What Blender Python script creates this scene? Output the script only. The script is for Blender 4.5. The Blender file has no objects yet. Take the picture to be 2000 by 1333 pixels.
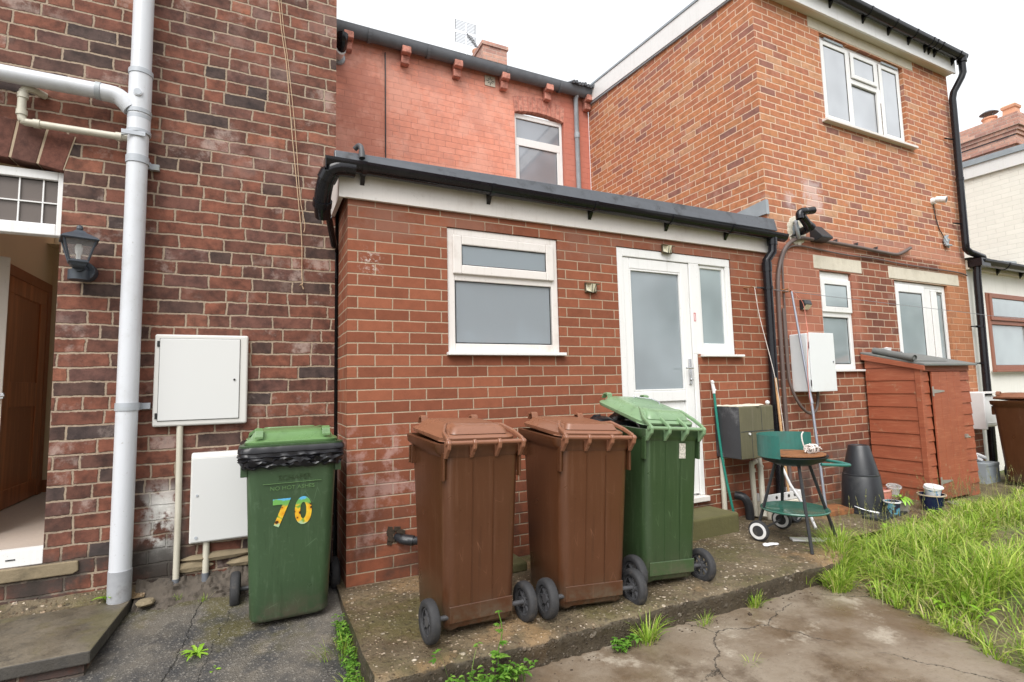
import bpy, math, random
from mathutils import Vector, Matrix, noise
R = math.radians
random.seed(7)
S = bpy.context.scene
# ---------------------------------------------------------------- camera
def cam_setup():
    yaw, pitch, roll = 0.451532, 0.08912, -0.0237011
    cy, sy = math.cos(yaw), math.sin(yaw)
    f = Vector((sy*math.cos(pitch), cy*math.cos(pitch), math.sin(pitch)))
    r = Vector((cy, -sy, 0)); u = r.cross(f)
    r2 = r*math.cos(roll)+u*math.sin(roll); u2 = u*math.cos(roll)-r*math.sin(roll)
    cd = bpy.data.cameras.new('camera'); co = bpy.data.objects.new('camera', cd)
    S.collection.objects.link(co)
    m = Matrix((r2, u2, -f)).transposed().to_4x4(); m.translation = Vector((-0.4944, -3.4122, 1.1926))
    co.matrix_world = m
    cd.sensor_width = 36; cd.lens = 36*1017.36/2000; cd.clip_end = 400; cd.clip_start = 0.05
    S.camera = co
cam_setup()
# ---------------------------------------------------------------- sky, sun, exposure
SUN_EL, SUN_AZ = R(50), R(218)      # high bright cloud behind the camera
w = bpy.data.worlds.new('World'); S.world = w; w.use_nodes = True
nt = w.node_tree; nt.nodes.clear()
sky = nt.nodes.new('ShaderNodeTexSky'); sky.sky_type = 'NISHITA'; sky.sun_disc = False
sky.sun_elevation = SUN_EL; sky.sun_rotation = SUN_AZ; sky.air_density = 1.2; sky.dust_density = 6; sky.ozone_density = 1
hs = nt.nodes.new('ShaderNodeHueSaturation'); hs.inputs['Saturation'].default_value = 0.2   # overcast takes the blue out
mx = nt.nodes.new('ShaderNodeMix'); mx.data_type = 'RGBA'; mx.inputs[0].default_value = .78; mx.inputs[7].default_value = (4.55, 4.65, 4.78, 1)   # even white cloud over the sky
bg = nt.nodes.new('ShaderNodeBackground'); bg.inputs['Strength'].default_value = 0.15
wo = nt.nodes.new('ShaderNodeOutputWorld')
nt.links.new(sky.outputs[0], hs.inputs['Color']); nt.links.new(hs.outputs[0], mx.inputs[6]); nt.links.new(mx.outputs[2], bg.inputs[0]); nt.links.new(bg.outputs[0], wo.inputs[0])
ld = bpy.data.lights.new('sun', 'SUN'); ld.energy = 1.45; ld.angle = R(42); ld.color = (1, .975, .94)
lo = bpy.data.objects.new('sun', ld); S.collection.objects.link(lo)
sd = Vector((math.sin(SUN_AZ)*math.cos(SUN_EL), math.cos(SUN_AZ)*math.cos(SUN_EL), math.sin(SUN_EL)))
lo.rotation_euler = sd.to_track_quat('Z', 'Y').to_euler()
S.view_settings.view_transform = 'Standard'; S.view_settings.look = 'None'; S.view_settings.gamma = 1
S.view_settings.exposure = 0.98
S.render.engine = 'CYCLES'; S.cycles.max_bounces = 8

# ---------------------------------------------------------------- mesh helpers
class MB:
    def __init__(s): s.v = []; s.f = []
    def add(s, vs, fs):
        n = len(s.v); s.v += [tuple(p) for p in vs]; s.f += [tuple(i+n for i in q) for q in fs]; return s
    def box(s, x0, x1, y0, y1, z0, z1):
        x0, x1 = min(x0, x1), max(x0, x1); y0, y1 = min(y0, y1), max(y0, y1); z0, z1 = min(z0, z1), max(z0, z1)
        return s.add([(x0,y0,z0),(x1,y0,z0),(x1,y1,z0),(x0,y1,z0),(x0,y0,z1),(x1,y0,z1),(x1,y1,z1),(x0,y1,z1)],
                     [(0,3,2,1),(4,5,6,7),(0,1,5,4),(1,2,6,5),(2,3,7,6),(3,0,4,7)])
    def quad(s, *p): return s.add(p, [tuple(range(len(p)))])
    def prism(s, pts, ax, a0, a1):
        # pts: 2-D outline; ax 'x' -> (y,z), 'y' -> (x,z), 'z' -> (x,y)
        def P(p, a): return {'x': (a, p[0], p[1]), 'y': (p[0], a, p[1]), 'z': (p[0], p[1], a)}[ax]
        n = len(pts)
        vs = [P(p, a0) for p in pts]+[P(p, a1) for p in pts]
        fs = [tuple(range(n)), tuple(range(2*n-1, n-1, -1))]+[(i, i+n, (i+1) % n+n, (i+1) % n) for i in range(n)]
        return s.add(vs, fs)
    def tube(s, path, r, n=12, cap=True, smoothpath=0):
        P = [Vector(p) for p in path]
        if smoothpath and len(P) > 2: P = catmull(P, smoothpath)
        m = len(P); rr_ = r if isinstance(r, (list, tuple)) else [r]*m
        if len(rr_) != m: rr_ = [rr_[0]+(rr_[-1]-rr_[0])*i/(m-1) for i in range(m)]
        t0 = (P[1]-P[0]).normalized(); a = Vector((0, 0, 1)) if abs(t0.z) < .9 else Vector((1, 0, 0))
        u = t0.cross(a).normalized(); vs = []
        for i, p in enumerate(P):
            if i == 0: t = t0; 
            elif i == m-1: t = (P[-1]-P[-2]).normalized()
            else:
                t = ((P[i+1]-P[i]).normalized()+(P[i]-P[i-1]).normalized())
                t = t.normalized() if t.length > 1e-6 else (P[i+1]-P[i]).normalized()
            u = (u-t*u.dot(t)).normalized(); v = t.cross(u)
            for k in range(n):
                c = 2*math.pi*k/n; vs.append(p+(u*math.cos(c)+v*math.sin(c))*rr_[i])
        fs = [(i*n+k, i*n+(k+1) % n, (i+1)*n+(k+1) % n, (i+1)*n+k) for i in range(m-1) for k in range(n)]
        if cap: fs += [tuple(range(n-1, -1, -1)), tuple(range((m-1)*n, m*n))]
        return s.add(vs, fs)
    def loft(s, loops, cap0=True, cap1=True):
        n = len(loops[0]); m = len(loops); vs = [p for l in loops for p in l]
        fs = [(i*n+k, i*n+(k+1) % n, (i+1)*n+(k+1) % n, (i+1)*n+k) for i in range(m-1) for k in range(n)]
        if cap0: fs.append(tuple(range(n-1, -1, -1)))
        if cap1: fs.append(tuple(range((m-1)*n, m*n)))
        return s.add(vs, fs)
    def lathe(s, prof, c=(0, 0, 0), n=24, M=None, cap0=True, cap1=True):
        loops = []
        for r, z in prof:
            l = [Vector((r*math.cos(2*math.pi*k/n), r*math.sin(2*math.pi*k/n), z)) for k in range(n)]
            if M: l = [M @ p for p in l]
            loops.append([p+Vector(c) for p in l])
        return s.loft(loops, cap0, cap1)
    def xf(s, M, start=0):
        for i in range(start, len(s.v)): s.v[i] = tuple(M @ Vector(s.v[i]))
        return s
    def build(s, name, mat, parent=None, bevel=0, smooth=False, seg=2, coll=None):
        off = Vector((0, 0, 0)); q = parent
        while q is not None: off += q.location; q = q.parent
        me = bpy.data.meshes.new(name)
        me.from_pydata([(p[0]-off.x, p[1]-off.y, p[2]-off.z) for p in s.v], [], s.f); me.update()
        o = bpy.data.objects.new(name, me); S.collection.objects.link(o)
        if mat: me.materials.append(mat)
        if parent: o.parent = parent
        if smooth:
            me.shade_smooth()
            me.set_sharp_from_angle(angle=R(42))
        if bevel:
            b = o.modifiers.new('bevel', 'BEVEL'); b.width = bevel; b.segments = seg; b.limit_method = 'ANGLE'; b.angle_limit = R(35)
            b.harden_normals = False
        return o
def catmull(P, k):
    out = []
    for i in range(len(P)-1):
        p0 = P[max(i-1, 0)]; p1 = P[i]; p2 = P[i+1]; p3 = P[min(i+2, len(P)-1)]
        for j in range(k):
            t = j/k
            out.append(.5*((2*p1)+(p2-p0)*t+(2*p0-5*p1+4*p2-p3)*t*t+(3*p1-p0-3*p2+p3)*t**3))
    out.append(P[-1]); return out
def rrect(cx, cy, w, d, r, z, k=4):
    pts = []
    for (sx, sy, a0) in ((1, 1, 0), (-1, 1, 90), (-1, -1, 180), (1, -1, 270)):
        for j in range(k+1):
            a = R(a0+90*j/k); pts.append((cx+sx*(w/2-r)+r*math.cos(a), cy+sy*(d/2-r)+r*math.sin(a), z))
    return pts
def tag(o, label, cat, group=None, kind=None):
    if label: o['label'] = label
    if cat: o['category'] = cat
    if group: o['group'] = group
    if kind: o['kind'] = kind
    return o
def thing(name, label, cat, loc=(0, 0, 0), group=None):
    o = bpy.data.objects.new(name, None); S.collection.objects.link(o); o.location = loc; o.empty_display_size = .1
    return tag(o, label, cat, group)
def copy_tree(o, parent=None):
    c = o.copy(); S.collection.objects.link(c); c.parent = parent
    for ch in list(o.children): copy_tree(ch, c)
    return c

# ---------------------------------------------------------------- material helpers
class NT:
    def __init__(s, name):
        s.m = bpy.data.materials.new(name); s.m.use_nodes = True; s.t = s.m.node_tree; s.t.nodes.clear()
        s.out = s.t.nodes.new('ShaderNodeOutputMaterial'); s.b = s.t.nodes.new('ShaderNodeBsdfPrincipled')
        s.t.links.new(s.b.outputs[0], s.out.inputs[0])
    def n(s, typ, ins=None, **kw):
        x = s.t.nodes.new(typ)
        for k, v in kw.items(): setattr(x, k, v)
        for k, v in (ins or {}).items():
            if hasattr(v, 'is_linked') or isinstance(v, bpy.types.NodeSocket): s.t.links.new(v, x.inputs[k])
            else: x.inputs[k].default_value = v
        return x
    def M(s, op, a, b=0.0, c=0.0, clamp=False):
        x = s.t.nodes.new('ShaderNodeMath'); x.operation = op; x.use_clamp = clamp
        for i, v in enumerate((a, b, c)):
            if isinstance(v, bpy.types.NodeSocket): s.t.links.new(v, x.inputs[i])
            else: x.inputs[i].default_value = v
        return x.outputs[0]
    def mix(s, f, a, b, blend='MIX'):
        x = s.t.nodes.new('ShaderNodeMix'); x.data_type = 'RGBA'; x.blend_type = blend
        for i, v in ((0, f), (6, a), (7, b)):
            if isinstance(v, bpy.types.NodeSocket): s.t.links.new(v, x.inputs[i])
            else:
                if i and len(v) == 3: v = (*v, 1)
                x.inputs[i].default_value = v
        return x.outputs[2]
    def ramp(s, f, stops, interp='LINEAR'):
        x = s.t.nodes.new('ShaderNodeValToRGB'); x.color_ramp.interpolation = interp
        e = x.color_ramp.elements
        while len(e) < len(stops): e.new(0.5)
        for i, (p, c) in enumerate(stops): e[i].position = p; e[i].color = (*c, 1) if len(c) == 3 else c
        s.t.links.new(f, x.inputs[0]); return x.outputs[0]
    def noise(s, scale, detail=4, rough=.55, vec=None, dist=0, out=0, dim='3D'):
        x = s.n('ShaderNodeTexNoise', {'Scale': scale, 'Detail': detail, 'Roughness': rough, 'Distortion': dist}, noise_dimensions=dim)
        if vec is not None: s.t.links.new(vec, x.inputs['Vector'])
        return x.outputs[out]
    def sm(s, v, a, b, lo=0., hi=1.):
        x = s.t.nodes.new('ShaderNodeMapRange'); x.interpolation_type = 'SMOOTHSTEP'
        s.t.links.new(v, x.inputs[0])
        for i, q in zip((1, 2, 3, 4), (a, b, lo, hi)): x.inputs[i].default_value = q
        return x.outputs[0]
    def pos(s): return s.n('ShaderNodeNewGeometry').outputs['Position']
    def obj(s): return s.n('ShaderNodeTexCoord').outputs['Object']
    def sep(s, v): x = s.n('ShaderNodeSeparateXYZ', {0: v}); return x.outputs[0], x.outputs[1], x.outputs[2]
    def comb(s, x, y, z): return s.n('ShaderNodeCombineXYZ', {0: x, 1: y, 2: z}).outputs[0]
    def bump(s, h, strength=.5, dist=.01):
        x = s.n('ShaderNodeBump', {'Strength': strength, 'Distance': dist, 'Height': h}); s.t.links.new(x.outputs[0], s.b.inputs['Normal']); return x
    def set(s, **kw):
        for k, v in kw.items():
            k = k.replace('_', ' ')
            if isinstance(v, bpy.types.NodeSocket): s.t.links.new(v, s.b.inputs[k])
            else: s.b.inputs[k].default_value = (*v, 1) if isinstance(v, tuple) and len(v) == 3 else v
        return s.m
MATS = {}
def plain(name, col, rough=.5, var=.12, scale=6, metal=0, bump=0, bscale=60, dirt=None, dirtamt=.3, spec=.5, sheen=0):
    if name in MATS: return MATS[name]
    t = NT(name); o = t.obj()
    f = t.noise(scale, 5, .6, o)
    lo = tuple(c*(1-var) for c in col); hi = tuple(min(1, c*(1+var)) for c in col)
    c = t.mix(f, lo, hi)
    if dirt:
        g = t.noise(scale*.7, 8, .7, o); c = t.mix(t.M('MULTIPLY', t.sm(g, .5, .72), dirtamt), c, dirt)
    if name in ('upvc', 'upvc_aged', 'pipe_grey', 'pipe_cream', 'concrete_lintel', 'white_render', 'trough_olive'):   # rain streaks and specks of dirt
        x, y, z = t.sep(t.pos()); st = t.noise(1.0, 5, .7, t.comb(t.M('MULTIPLY', x, 38), t.M('MULTIPLY', y, 38), t.M('MULTIPLY', z, 1.6)))
        c = t.mix(t.M('MULTIPLY', t.sm(st, .50, .75), .16), c, tuple(q*.55 for q in (.62, .56, .46)))
        c = t.mix(t.M('MULTIPLY', t.sm(t.noise(55, 5, .75, o), .62, .70), .45), c, (.22, .19, .14))
    t.set(Base_Color=c, Roughness=t.M('ADD', t.M('MULTIPLY', t.noise(scale*3, 3, .5, o), .2), rough-.1), Metallic=metal, Specular_IOR_Level=spec)
    if bump: t.bump(t.noise(bscale, 4, .6, o), bump, .004)
    MATS[name] = t.m; return t.m

def brick(name, stops, mortar, bw=.225, bh=.075, jt=.011, head=0.0, u0=0., v0=0., var=.25, edge=.004, bumps=.6, white=0, whitebox=None, paint=None, roww=0.06, dirt=0, streak=None, zones=None):
    t = NT(name); g = t.n('ShaderNodeNewGeometry'); x, y, z = t.sep(g.outputs['Position'])
    nx, ny, nz = t.sep(g.outputs['Normal'])
    sel = t.M('GREATER_THAN', t.M('ABSOLUTE', nx), .6)
    u = t.M('ADD', t.M('MULTIPLY', x, t.M('SUBTRACT', 1, sel)), t.M('MULTIPLY', t.M('ADD', y, .1125), sel))
    pv = g.outputs['Position']
    wob = t.noise(9, 2, .5, pv); wob2 = t.noise(7.3, 2, .5, t.n('ShaderNodeVectorMath', {0: pv, 1: (9, 3, 5)}, operation='ADD').outputs[0])
    fine = t.noise(55, 3, .6, pv)
    u = t.M('ADD', t.M('ADD', u, 50-u0), t.M('MULTIPLY', t.M('SUBTRACT', wob, .5), edge*3))
    v = t.M('ADD', t.M('ADD', z, 50*bh-v0), t.M('MULTIPLY', t.M('SUBTRACT', wob2, .5), edge*2.5))
    vr = t.M('DIVIDE', v, bh); row = t.M('FLOOR', vr); fv = t.M('FRACT', vr)
    rj = t.n('ShaderNodeTexWhiteNoise', {'W': row}, noise_dimensions='1D').outputs['Value']
    ur = t.M('ADD', t.M('DIVIDE', u, bw), t.M('ADD', t.M('MULTIPLY', t.M('MODULO', row, 2), .5), t.M('MULTIPLY', rj, roww)))
    col = t.M('FLOOR', ur); fu = t.M('FRACT', ur)
    wn = t.n('ShaderNodeTexWhiteNoise', {'Vector': t.comb(col, row, 3.3)}, noise_dimensions='3D')
    if head > 0:
        h = t.M('LESS_THAN', wn.outputs['Value'], head)
        f2 = t.M('MULTIPLY', fu, 2); half = t.M('MULTIPLY', t.M('FLOOR', f2), h); ff = t.M('FRACT', f2)
        du1 = t.M('MULTIPLY', t.M('MINIMUM', fu, t.M('SUBTRACT', 1, fu)), bw)
        du2 = t.M('MULTIPLY', t.M('MINIMUM', ff, t.M('SUBTRACT', 1, ff)), bw/2)
        du = t.M('ADD', t.M('MULTIPLY', du1, t.M('SUBTRACT', 1, h)), t.M('MULTIPLY', du2, h))
    else:
        half = 0.0; h = 0.0
        du = t.M('MULTIPLY', t.M('MINIMUM', fu, t.M('SUBTRACT', 1, fu)), bw)
    dv = t.M('MULTIPLY', t.M('MINIMUM', fv, t.M('SUBTRACT', 1, fv)), bh)
    d = t.M('MINIMUM', du, dv)
    d = t.M('ADD', d, t.M('MULTIPLY', t.M('SUBTRACT', fine, .5), edge*1.6))
    mask = t.sm(d, jt/2-.0018, jt/2+.0022)
    wn2 = t.n('ShaderNodeTexWhiteNoise', {'Vector': t.comb(t.M('ADD', t.M('MULTIPLY', half, 41.0), col), row, 7.7)}, noise_dimensions='3D')
    c = t.ramp(wn2.outputs['Value'], stops, 'LINEAR')
    # tone inside each brick
    nb = t.noise(14, 5, .65, pv); c = t.mix(t.sm(nb, .25, .8), c, t.mix(1.0, c, (1-var*1.6, 1-var*1.5, 1-var*1.4), 'MULTIPLY'))
    pit = t.noise(90, 4, .7, pv); c = t.mix(t.M('MULTIPLY', t.sm(pit, .56, .7), .45*min(1, var*3)), c, tuple(q*.35 for q in stops[0][1]))
    c = t.mix(t.M('MULTIPLY', t.noise(1.1, 3, .5, pv), .35), c, t.mix(1.0, c, (1.35, 1.3, 1.25), 'MULTIPLY'))
    if white:
        nw = t.noise(5.5, 6, .7, pv); bw_ = t.n('ShaderNodeTexWhiteNoise', {'Vector': t.comb(col, row, 1.1)}, noise_dimensions='3D').outputs['Value']
        a = t.M('MULTIPLY', t.sm(nw, .5, .66), t.sm(bw_, .45, 1.0)); c = t.mix(t.M('MULTIPLY', a, white), c, (.52, .42, .37))
    mc = t.mix(t.noise(30, 4, .6, pv), tuple(q*.72 for q in mortar), tuple(min(1, q*1.12) for q in mortar))
    c = t.mix(mask, mc, c)
    if paint: c = t.mix(t.sm(t.noise(paint[2], 6, .7, pv), .52, .66) if paint[1] is None else paint[1], c, paint[0])
    for zn in (zones or []):   # patches of old paint, soot or efflorescence, each with its own outline
        (zx0, zx1, zz0, zz1, colr, amt, sc, th) = zn
        mx = t.M('MULTIPLY', t.sm(x, zx0-.06, zx0+.06), t.sm(x, zx1-.06, zx1+.06, 1, 0))
        mz = t.M('MULTIPLY', t.sm(z, zz0-.08, zz0+.08), t.sm(z, zz1-.08, zz1+.08, 1, 0))
        nn = t.sm(t.noise(sc, 6, .7, pv), th, th+.12)
        c = t.mix(t.M('MULTIPLY', t.M('MULTIPLY', mx, mz), t.M('MULTIPLY', nn, amt)), c, colr)
    if dirt:
        gg = t.M('MULTIPLY', t.sm(z, .05, .9, 1, 0), t.sm(t.noise(3.1, 6, .65, pv), .42, .62)); c = t.mix(t.M('MULTIPLY', gg, dirt), c, (.035, .03, .025))
    t.set(Base_Color=c, Roughness=t.M('ADD', .72, t.M('MULTIPLY', nb, .2)), Specular_IOR_Level=.3)
    hgt = t.M('ADD', t.M('MULTIPLY', mask, 1.0), t.M('ADD', t.M('MULTIPLY', nb, .35), t.M('MULTIPLY', pit, .3)))
    hgt = t.M('ADD', hgt, t.M('MULTIPLY', wn2.outputs['Value'], .25))
    t.bump(hgt, bumps, .006)
    MATS[name] = t.m; return t.m
# ---------------------------------------------------------------- materials
def mk_materials():
    brick('brick_extension', [(0, (.205, .066, .034)), (.35, (.24, .077, .040)), (.7, (.265, .087, .045)), (1, (.30, .102, .053))], (.42, .32, .225),
          bh=.075, jt=.0074, roww=.0, var=.13, edge=.0022, bumps=.5, dirt=.6,
          zones=[(-.05, .5, .2, .95, (.5, .33, .29), .55, 4.5, .48), (.1, .19, 1.98, 2.08, (.8, .78, .72), .9, 38, .5), (0, 4, 2.2, 2.45, (.24, .12, .085), .6, 1.4, .42)])
    brick('brick_old', [(0, (.070, .052, .050)), (.04, (.095, .058, .048)), (.16, (.145, .062, .044)), (.5, (.20, .074, .047)), (.78, (.25, .090, .055)), (.90, (.15, .072, .058)), (1, (.36, .13, .072))],
          (.37, .285, .21), bw=.247, bh=.0835, jt=.0108, head=.24, u0=-1.55, v0=.283, var=.42, edge=.0075, bumps=1.0, white=.5, roww=.35, dirt=.75,
          zones=[(-1.09, -.93, .20, .62, (.80, .79, .75), .95, 7.5, .40), (-.75, .05, 2.6, 4.2, (.46, .30, .26), .2, 2.4, .48), (-1.7, -.9, -.2, .32, (.05, .045, .042), .8, 2.2, .4)])
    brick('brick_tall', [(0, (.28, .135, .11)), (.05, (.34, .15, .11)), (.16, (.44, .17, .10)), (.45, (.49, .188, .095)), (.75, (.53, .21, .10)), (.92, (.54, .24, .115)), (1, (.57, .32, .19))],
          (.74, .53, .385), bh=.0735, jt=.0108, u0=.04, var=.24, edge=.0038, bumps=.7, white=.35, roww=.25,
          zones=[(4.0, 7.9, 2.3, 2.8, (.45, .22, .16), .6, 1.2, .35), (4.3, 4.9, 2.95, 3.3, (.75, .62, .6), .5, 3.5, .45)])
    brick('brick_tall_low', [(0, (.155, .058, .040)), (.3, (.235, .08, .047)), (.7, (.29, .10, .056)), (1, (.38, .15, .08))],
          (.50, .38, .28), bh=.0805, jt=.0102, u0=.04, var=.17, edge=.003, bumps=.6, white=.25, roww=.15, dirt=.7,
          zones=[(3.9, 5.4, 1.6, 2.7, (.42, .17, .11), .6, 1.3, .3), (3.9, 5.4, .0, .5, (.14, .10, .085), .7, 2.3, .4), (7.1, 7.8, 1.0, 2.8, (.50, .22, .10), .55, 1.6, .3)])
    brick('brick_painted', [(0, (.69, .28, .195)), (.5, (.72, .295, .205)), (1, (.75, .325, .235))], (.50, .20, .15),
          bw=.235, bh=.0815, jt=.0045, var=.10, edge=.0042, bumps=.55, roww=.3,
          zones=[(2.4, 3.7, 5.3, 5.5, (.72, .50, .38), .75, 9, .58), (0, .9, 4.0, 5.5, (.52, .21, .15), .7, 1.5, .4), (0, 4, 5.15, 5.6, (.50, .24, .19), .6, 4.5, .44), (.2, 3.9, 4.0, 5.6, (.76, .40, .31), .5, 1.7, .46), (.2, 3.9, 4.0, 5.6, (.56, .25, .19), .5, 2.9, .52), (.3, .7, 4.1, 4.5, (.68, .45, .35), .6, 7, .58), (3.3, 4.1, 4.0, 5.5, (.44, .14, .10), .7, 1.2, .35)])
    brick('brick_whitewash', [(0, (.80, .78, .71)), (1, (.84, .82, .75))], (.77, .75, .67), jt=.005, var=.03, bumps=.45, edge=.003)
    brick('brick_chimney', [(0, (.42, .23, .19)), (.5, (.56, .30, .23)), (1, (.64, .38, .29))], (.50, .37, .31), jt=.012, var=.2, bumps=.6, roww=.3)
    # plastics
    plain('upvc', (.78, .78, .77), .32, .02, 3, dirt=(.45, .41, .33), dirtamt=.12)
    plain('upvc_aged', (.72, .68, .645), .38, .03, 4, dirt=(.44, .37, .31), dirtamt=.4)
    plain('gutter_black', (.010, .010, .013), .14, .2, 5, dirt=(.07, .075, .07), dirtamt=.15, spec=.4)
    plain('gutter_wet', (.085, .092, .105), .32, .25, 9, dirt=(.02, .02, .02), dirtamt=.9)
    plain('pipe_grey', (.60, .62, .655), .34, .04, 3, dirt=(.30, .29, .25), dirtamt=.35)
    plain('pipe_collar', (.42, .45, .49), .4, .06, 5, dirt=(.20, .21, .13), dirtamt=.5)
    plain('pipe_cream', (.55, .52, .43), .45, .06, 4, dirt=(.3, .26, .18), dirtamt=.5)
    plain('duct_tape', (.14, .15, .17), .5, .2, 20)
    plain('meter_box', (.62, .61, .58), .42, .03, 3, dirt=(.5, .45, .36), dirtamt=.3)
    plain('meter_door', (.63, .635, .625), .38, .015, 2)
    plain('white_metal', (.72, .74, .75), .35, .03, 3, dirt=(.5, .46, .4), dirtamt=.2)
    plain('black_metal', (.02, .021, .024), .45, .3, 30, bump=.15, bscale=120)
    plain('black_plastic', (.022, .024, .028), .35, .2, 8, dirt=(.10, .10, .095), dirtamt=.4)
    plain('gasket', (.012, .012, .012), .6)
    plain('rubber', (.028, .028, .03), .75, .25, 30, dirt=(.10, .085, .07), dirtamt=.5)
    plain('hub_grey', (.07, .07, .075), .5, .2, 20)
    plain('chrome', (.62, .62, .63), .18, .05, 5, metal=1)
    plain('steel', (.42, .43, .46), .3, .1, 8, metal=1)
    plain('lead', (.30, .34, .37), .5, .15, 7, dirt=(.5, .53, .55), dirtamt=.4, bump=.2)
    plain('felt', (.16, .165, .16), .85, .2, 9, bump=.5, bscale=180, dirt=(.25, .27, .2), dirtamt=.4)
    plain('slate', (.12, .13, .145), .6, .35, 9, bump=.3)
    plain('concrete_lintel', (.62, .57, .47), .85, .1, 5, bump=.4, bscale=50, dirt=(.35, .30, .22), dirtamt=.45)
    plain('white_render', (.78, .77, .72), .85, .03, 2, bump=.25, bscale=60, dirt=(.5, .49, .4), dirtamt=.2)
    plain('soffit', (.66, .60, .50), .6, .08, 4)
    plain('terracotta', (.62, .32, .20), .8, .12, 5, bump=.2)
    plain('brown_timber', (.28, .11, .07), .5, .12, 10)
    plain('plaster', (.60, .50, .35), .9, .05, 2)
    plain('carpet', (.42, .35, .30), .95, .15, 60, bump=.4, bscale=200)
    plain('skirting', (.24, .09, .04), .5)
    plain('rope', (.48, .34, .22), .8, .2, 40)
    plain('cord_white', (.66, .60, .56), .8, .15, 40)
    plain('bag_black', (.010, .010, .013), .33, .3, 20, bump=.0)
    t = NT('shed_red'); o = t.pos(); x, y, z = t.sep(o)
    g1 = t.noise(1.0, 6, .65, t.comb(t.M('MULTIPLY', x, 5), t.M('MULTIPLY', y, 5), t.M('MULTIPLY', z, 70)))
    c = t.mix(t.noise(6, 5, .6, o), (.265, .068, .032), (.37, .105, .05)); c = t.mix(t.M('MULTIPLY', t.sm(g1, .5, .68), .45), c, (.45, .17, .09)); c = t.mix(t.M('MULTIPLY', t.sm(g1, .42, .3), .5), c, (.15, .035, .022))
    c = t.mix(t.M('MULTIPLY', t.sm(t.noise(11, 6, .7, o), .60, .70), .8), c, (.36, .20, .12)); c = t.mix(t.M('MULTIPLY', t.sm(z, .0, .22, 1, 0), t.sm(t.noise(14, 6, .7, o), .38, .6)), c, (.16, .10, .055))
    t.set(Base_Color=c, Roughness=.6); t.bump(g1, .35, .004); MATS['shed_red'] = t.m
    plain('galvanised', (.42, .40, .36), .5, .15, 15, metal=.6)
    plain('trough_olive', (.115, .105, .06), .75, .25, 4, dirt=(.22, .19, .11), dirtamt=.4, bump=.2)
    plain('trough_black', (.035, .037, .042), .5, .3, 6, dirt=(.30, .30, .31), dirtamt=.55, bump=.2)
    plain('mossy_stone', (.10, .092, .035), .95, .3, 4, dirt=(.20, .17, .10), dirtamt=.55, bump=1.0, bscale=35)
    plain('sill_stone', (.22, .175, .11), .9, .35, 9, dirt=(.10, .085, .055), dirtamt=.85, bump=1.0, bscale=38)
    t = NT('paving_stone'); p = t.pos()
    c = t.mix(t.sm(t.noise(3.2, 6, .7, p), .36, .64), (.085, .072, .052), (.155, .13, .095)); c = t.mix(t.M('MULTIPLY', t.sm(t.noise(9, 7, .75, p), .52, .66), .7), c, (.045, .04, .032))
    c = t.mix(t.M('MULTIPLY', t.sm(t.noise(110, 4, .7, p), .56, .68), .6), c, (.24, .205, .155)); c = t.mix(t.M('MULTIPLY', t.sm(t.noise(70, 4, .7, p), .56, .68), .7), c, (.035, .03, .024))
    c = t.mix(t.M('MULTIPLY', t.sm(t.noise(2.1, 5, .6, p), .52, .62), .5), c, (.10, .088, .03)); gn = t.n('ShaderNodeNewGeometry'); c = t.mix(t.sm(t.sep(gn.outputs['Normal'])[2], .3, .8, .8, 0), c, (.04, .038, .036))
    t.set(Base_Color=c, Roughness=t.sm(t.noise(4, 5, .6, p), .35, .65, .3, .75)); t.bump(t.M('ADD', t.noise(12, 7, .7, p), t.noise(90, 4, .7, p)), .6, .005); MATS['paving_stone'] = t.m
    plain('stone_edge', (.06, .058, .055), .6, .2, 10, bump=.3)
    plain('bbq_green', (.035, .16, .135), .45, .15, 12, dirt=(.07, .06, .05), dirtamt=.35, bump=.1)
    plain('bbq_tray', (.04, .14, .105), .16, .15, 8, dirt=(.12, .16, .13), dirtamt=.4)
    plain('rust', (.25, .10, .035), .85, .5, 16, dirt=(.055, .035, .025), dirtamt=.95, bump=.7, bscale=80)
    plain('broom_green', (.02, .20, .15), .35, .1, 6)
    plain('wood_pale', (.55, .33, .16), .6, .15, 12)
    plain('wood_weathered', (.22, .16, .10), .85, .25, 12, bump=.4, bscale=60)
    plain('glaze_blue', (.012, .018, .06), .12, .3, 6)
    plain('glaze_rim', (.50, .42, .33), .4, .12, 12)
    plain('pink_plastic', (.62, .23, .17), .5, .08)
    plain('white_plastic', (.74, .74, .74), .4, .04, 5, dirt=(.4, .36, .28), dirtamt=.3)
    plain('soil', (.05, .034, .022), 1, .4, 30, bump=.8, bscale=60)
    plain('grey_pot', (.30, .28, .24), .6, .15, 8, dirt=(.12, .10, .07), dirtamt=.5)
    plain('leaf_light', (.24, .46, .04), .45, .2, 10)
    plain('bark', (.10, .07, .045), .9, .3, 12)
    plain('litter', (.72, .72, .74), .6, .1, 30)
    plain('red_mark', (.55, .02, .03), .5, .05)
    plain('solar_face', (.74, .70, .52), .25, .25, 20)
    plain('brass', (.16, .12, .07), .4, .3, 20, metal=.5)
    plain('dead_leaf', (.23, .15, .07), .9, .3, 14)
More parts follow.
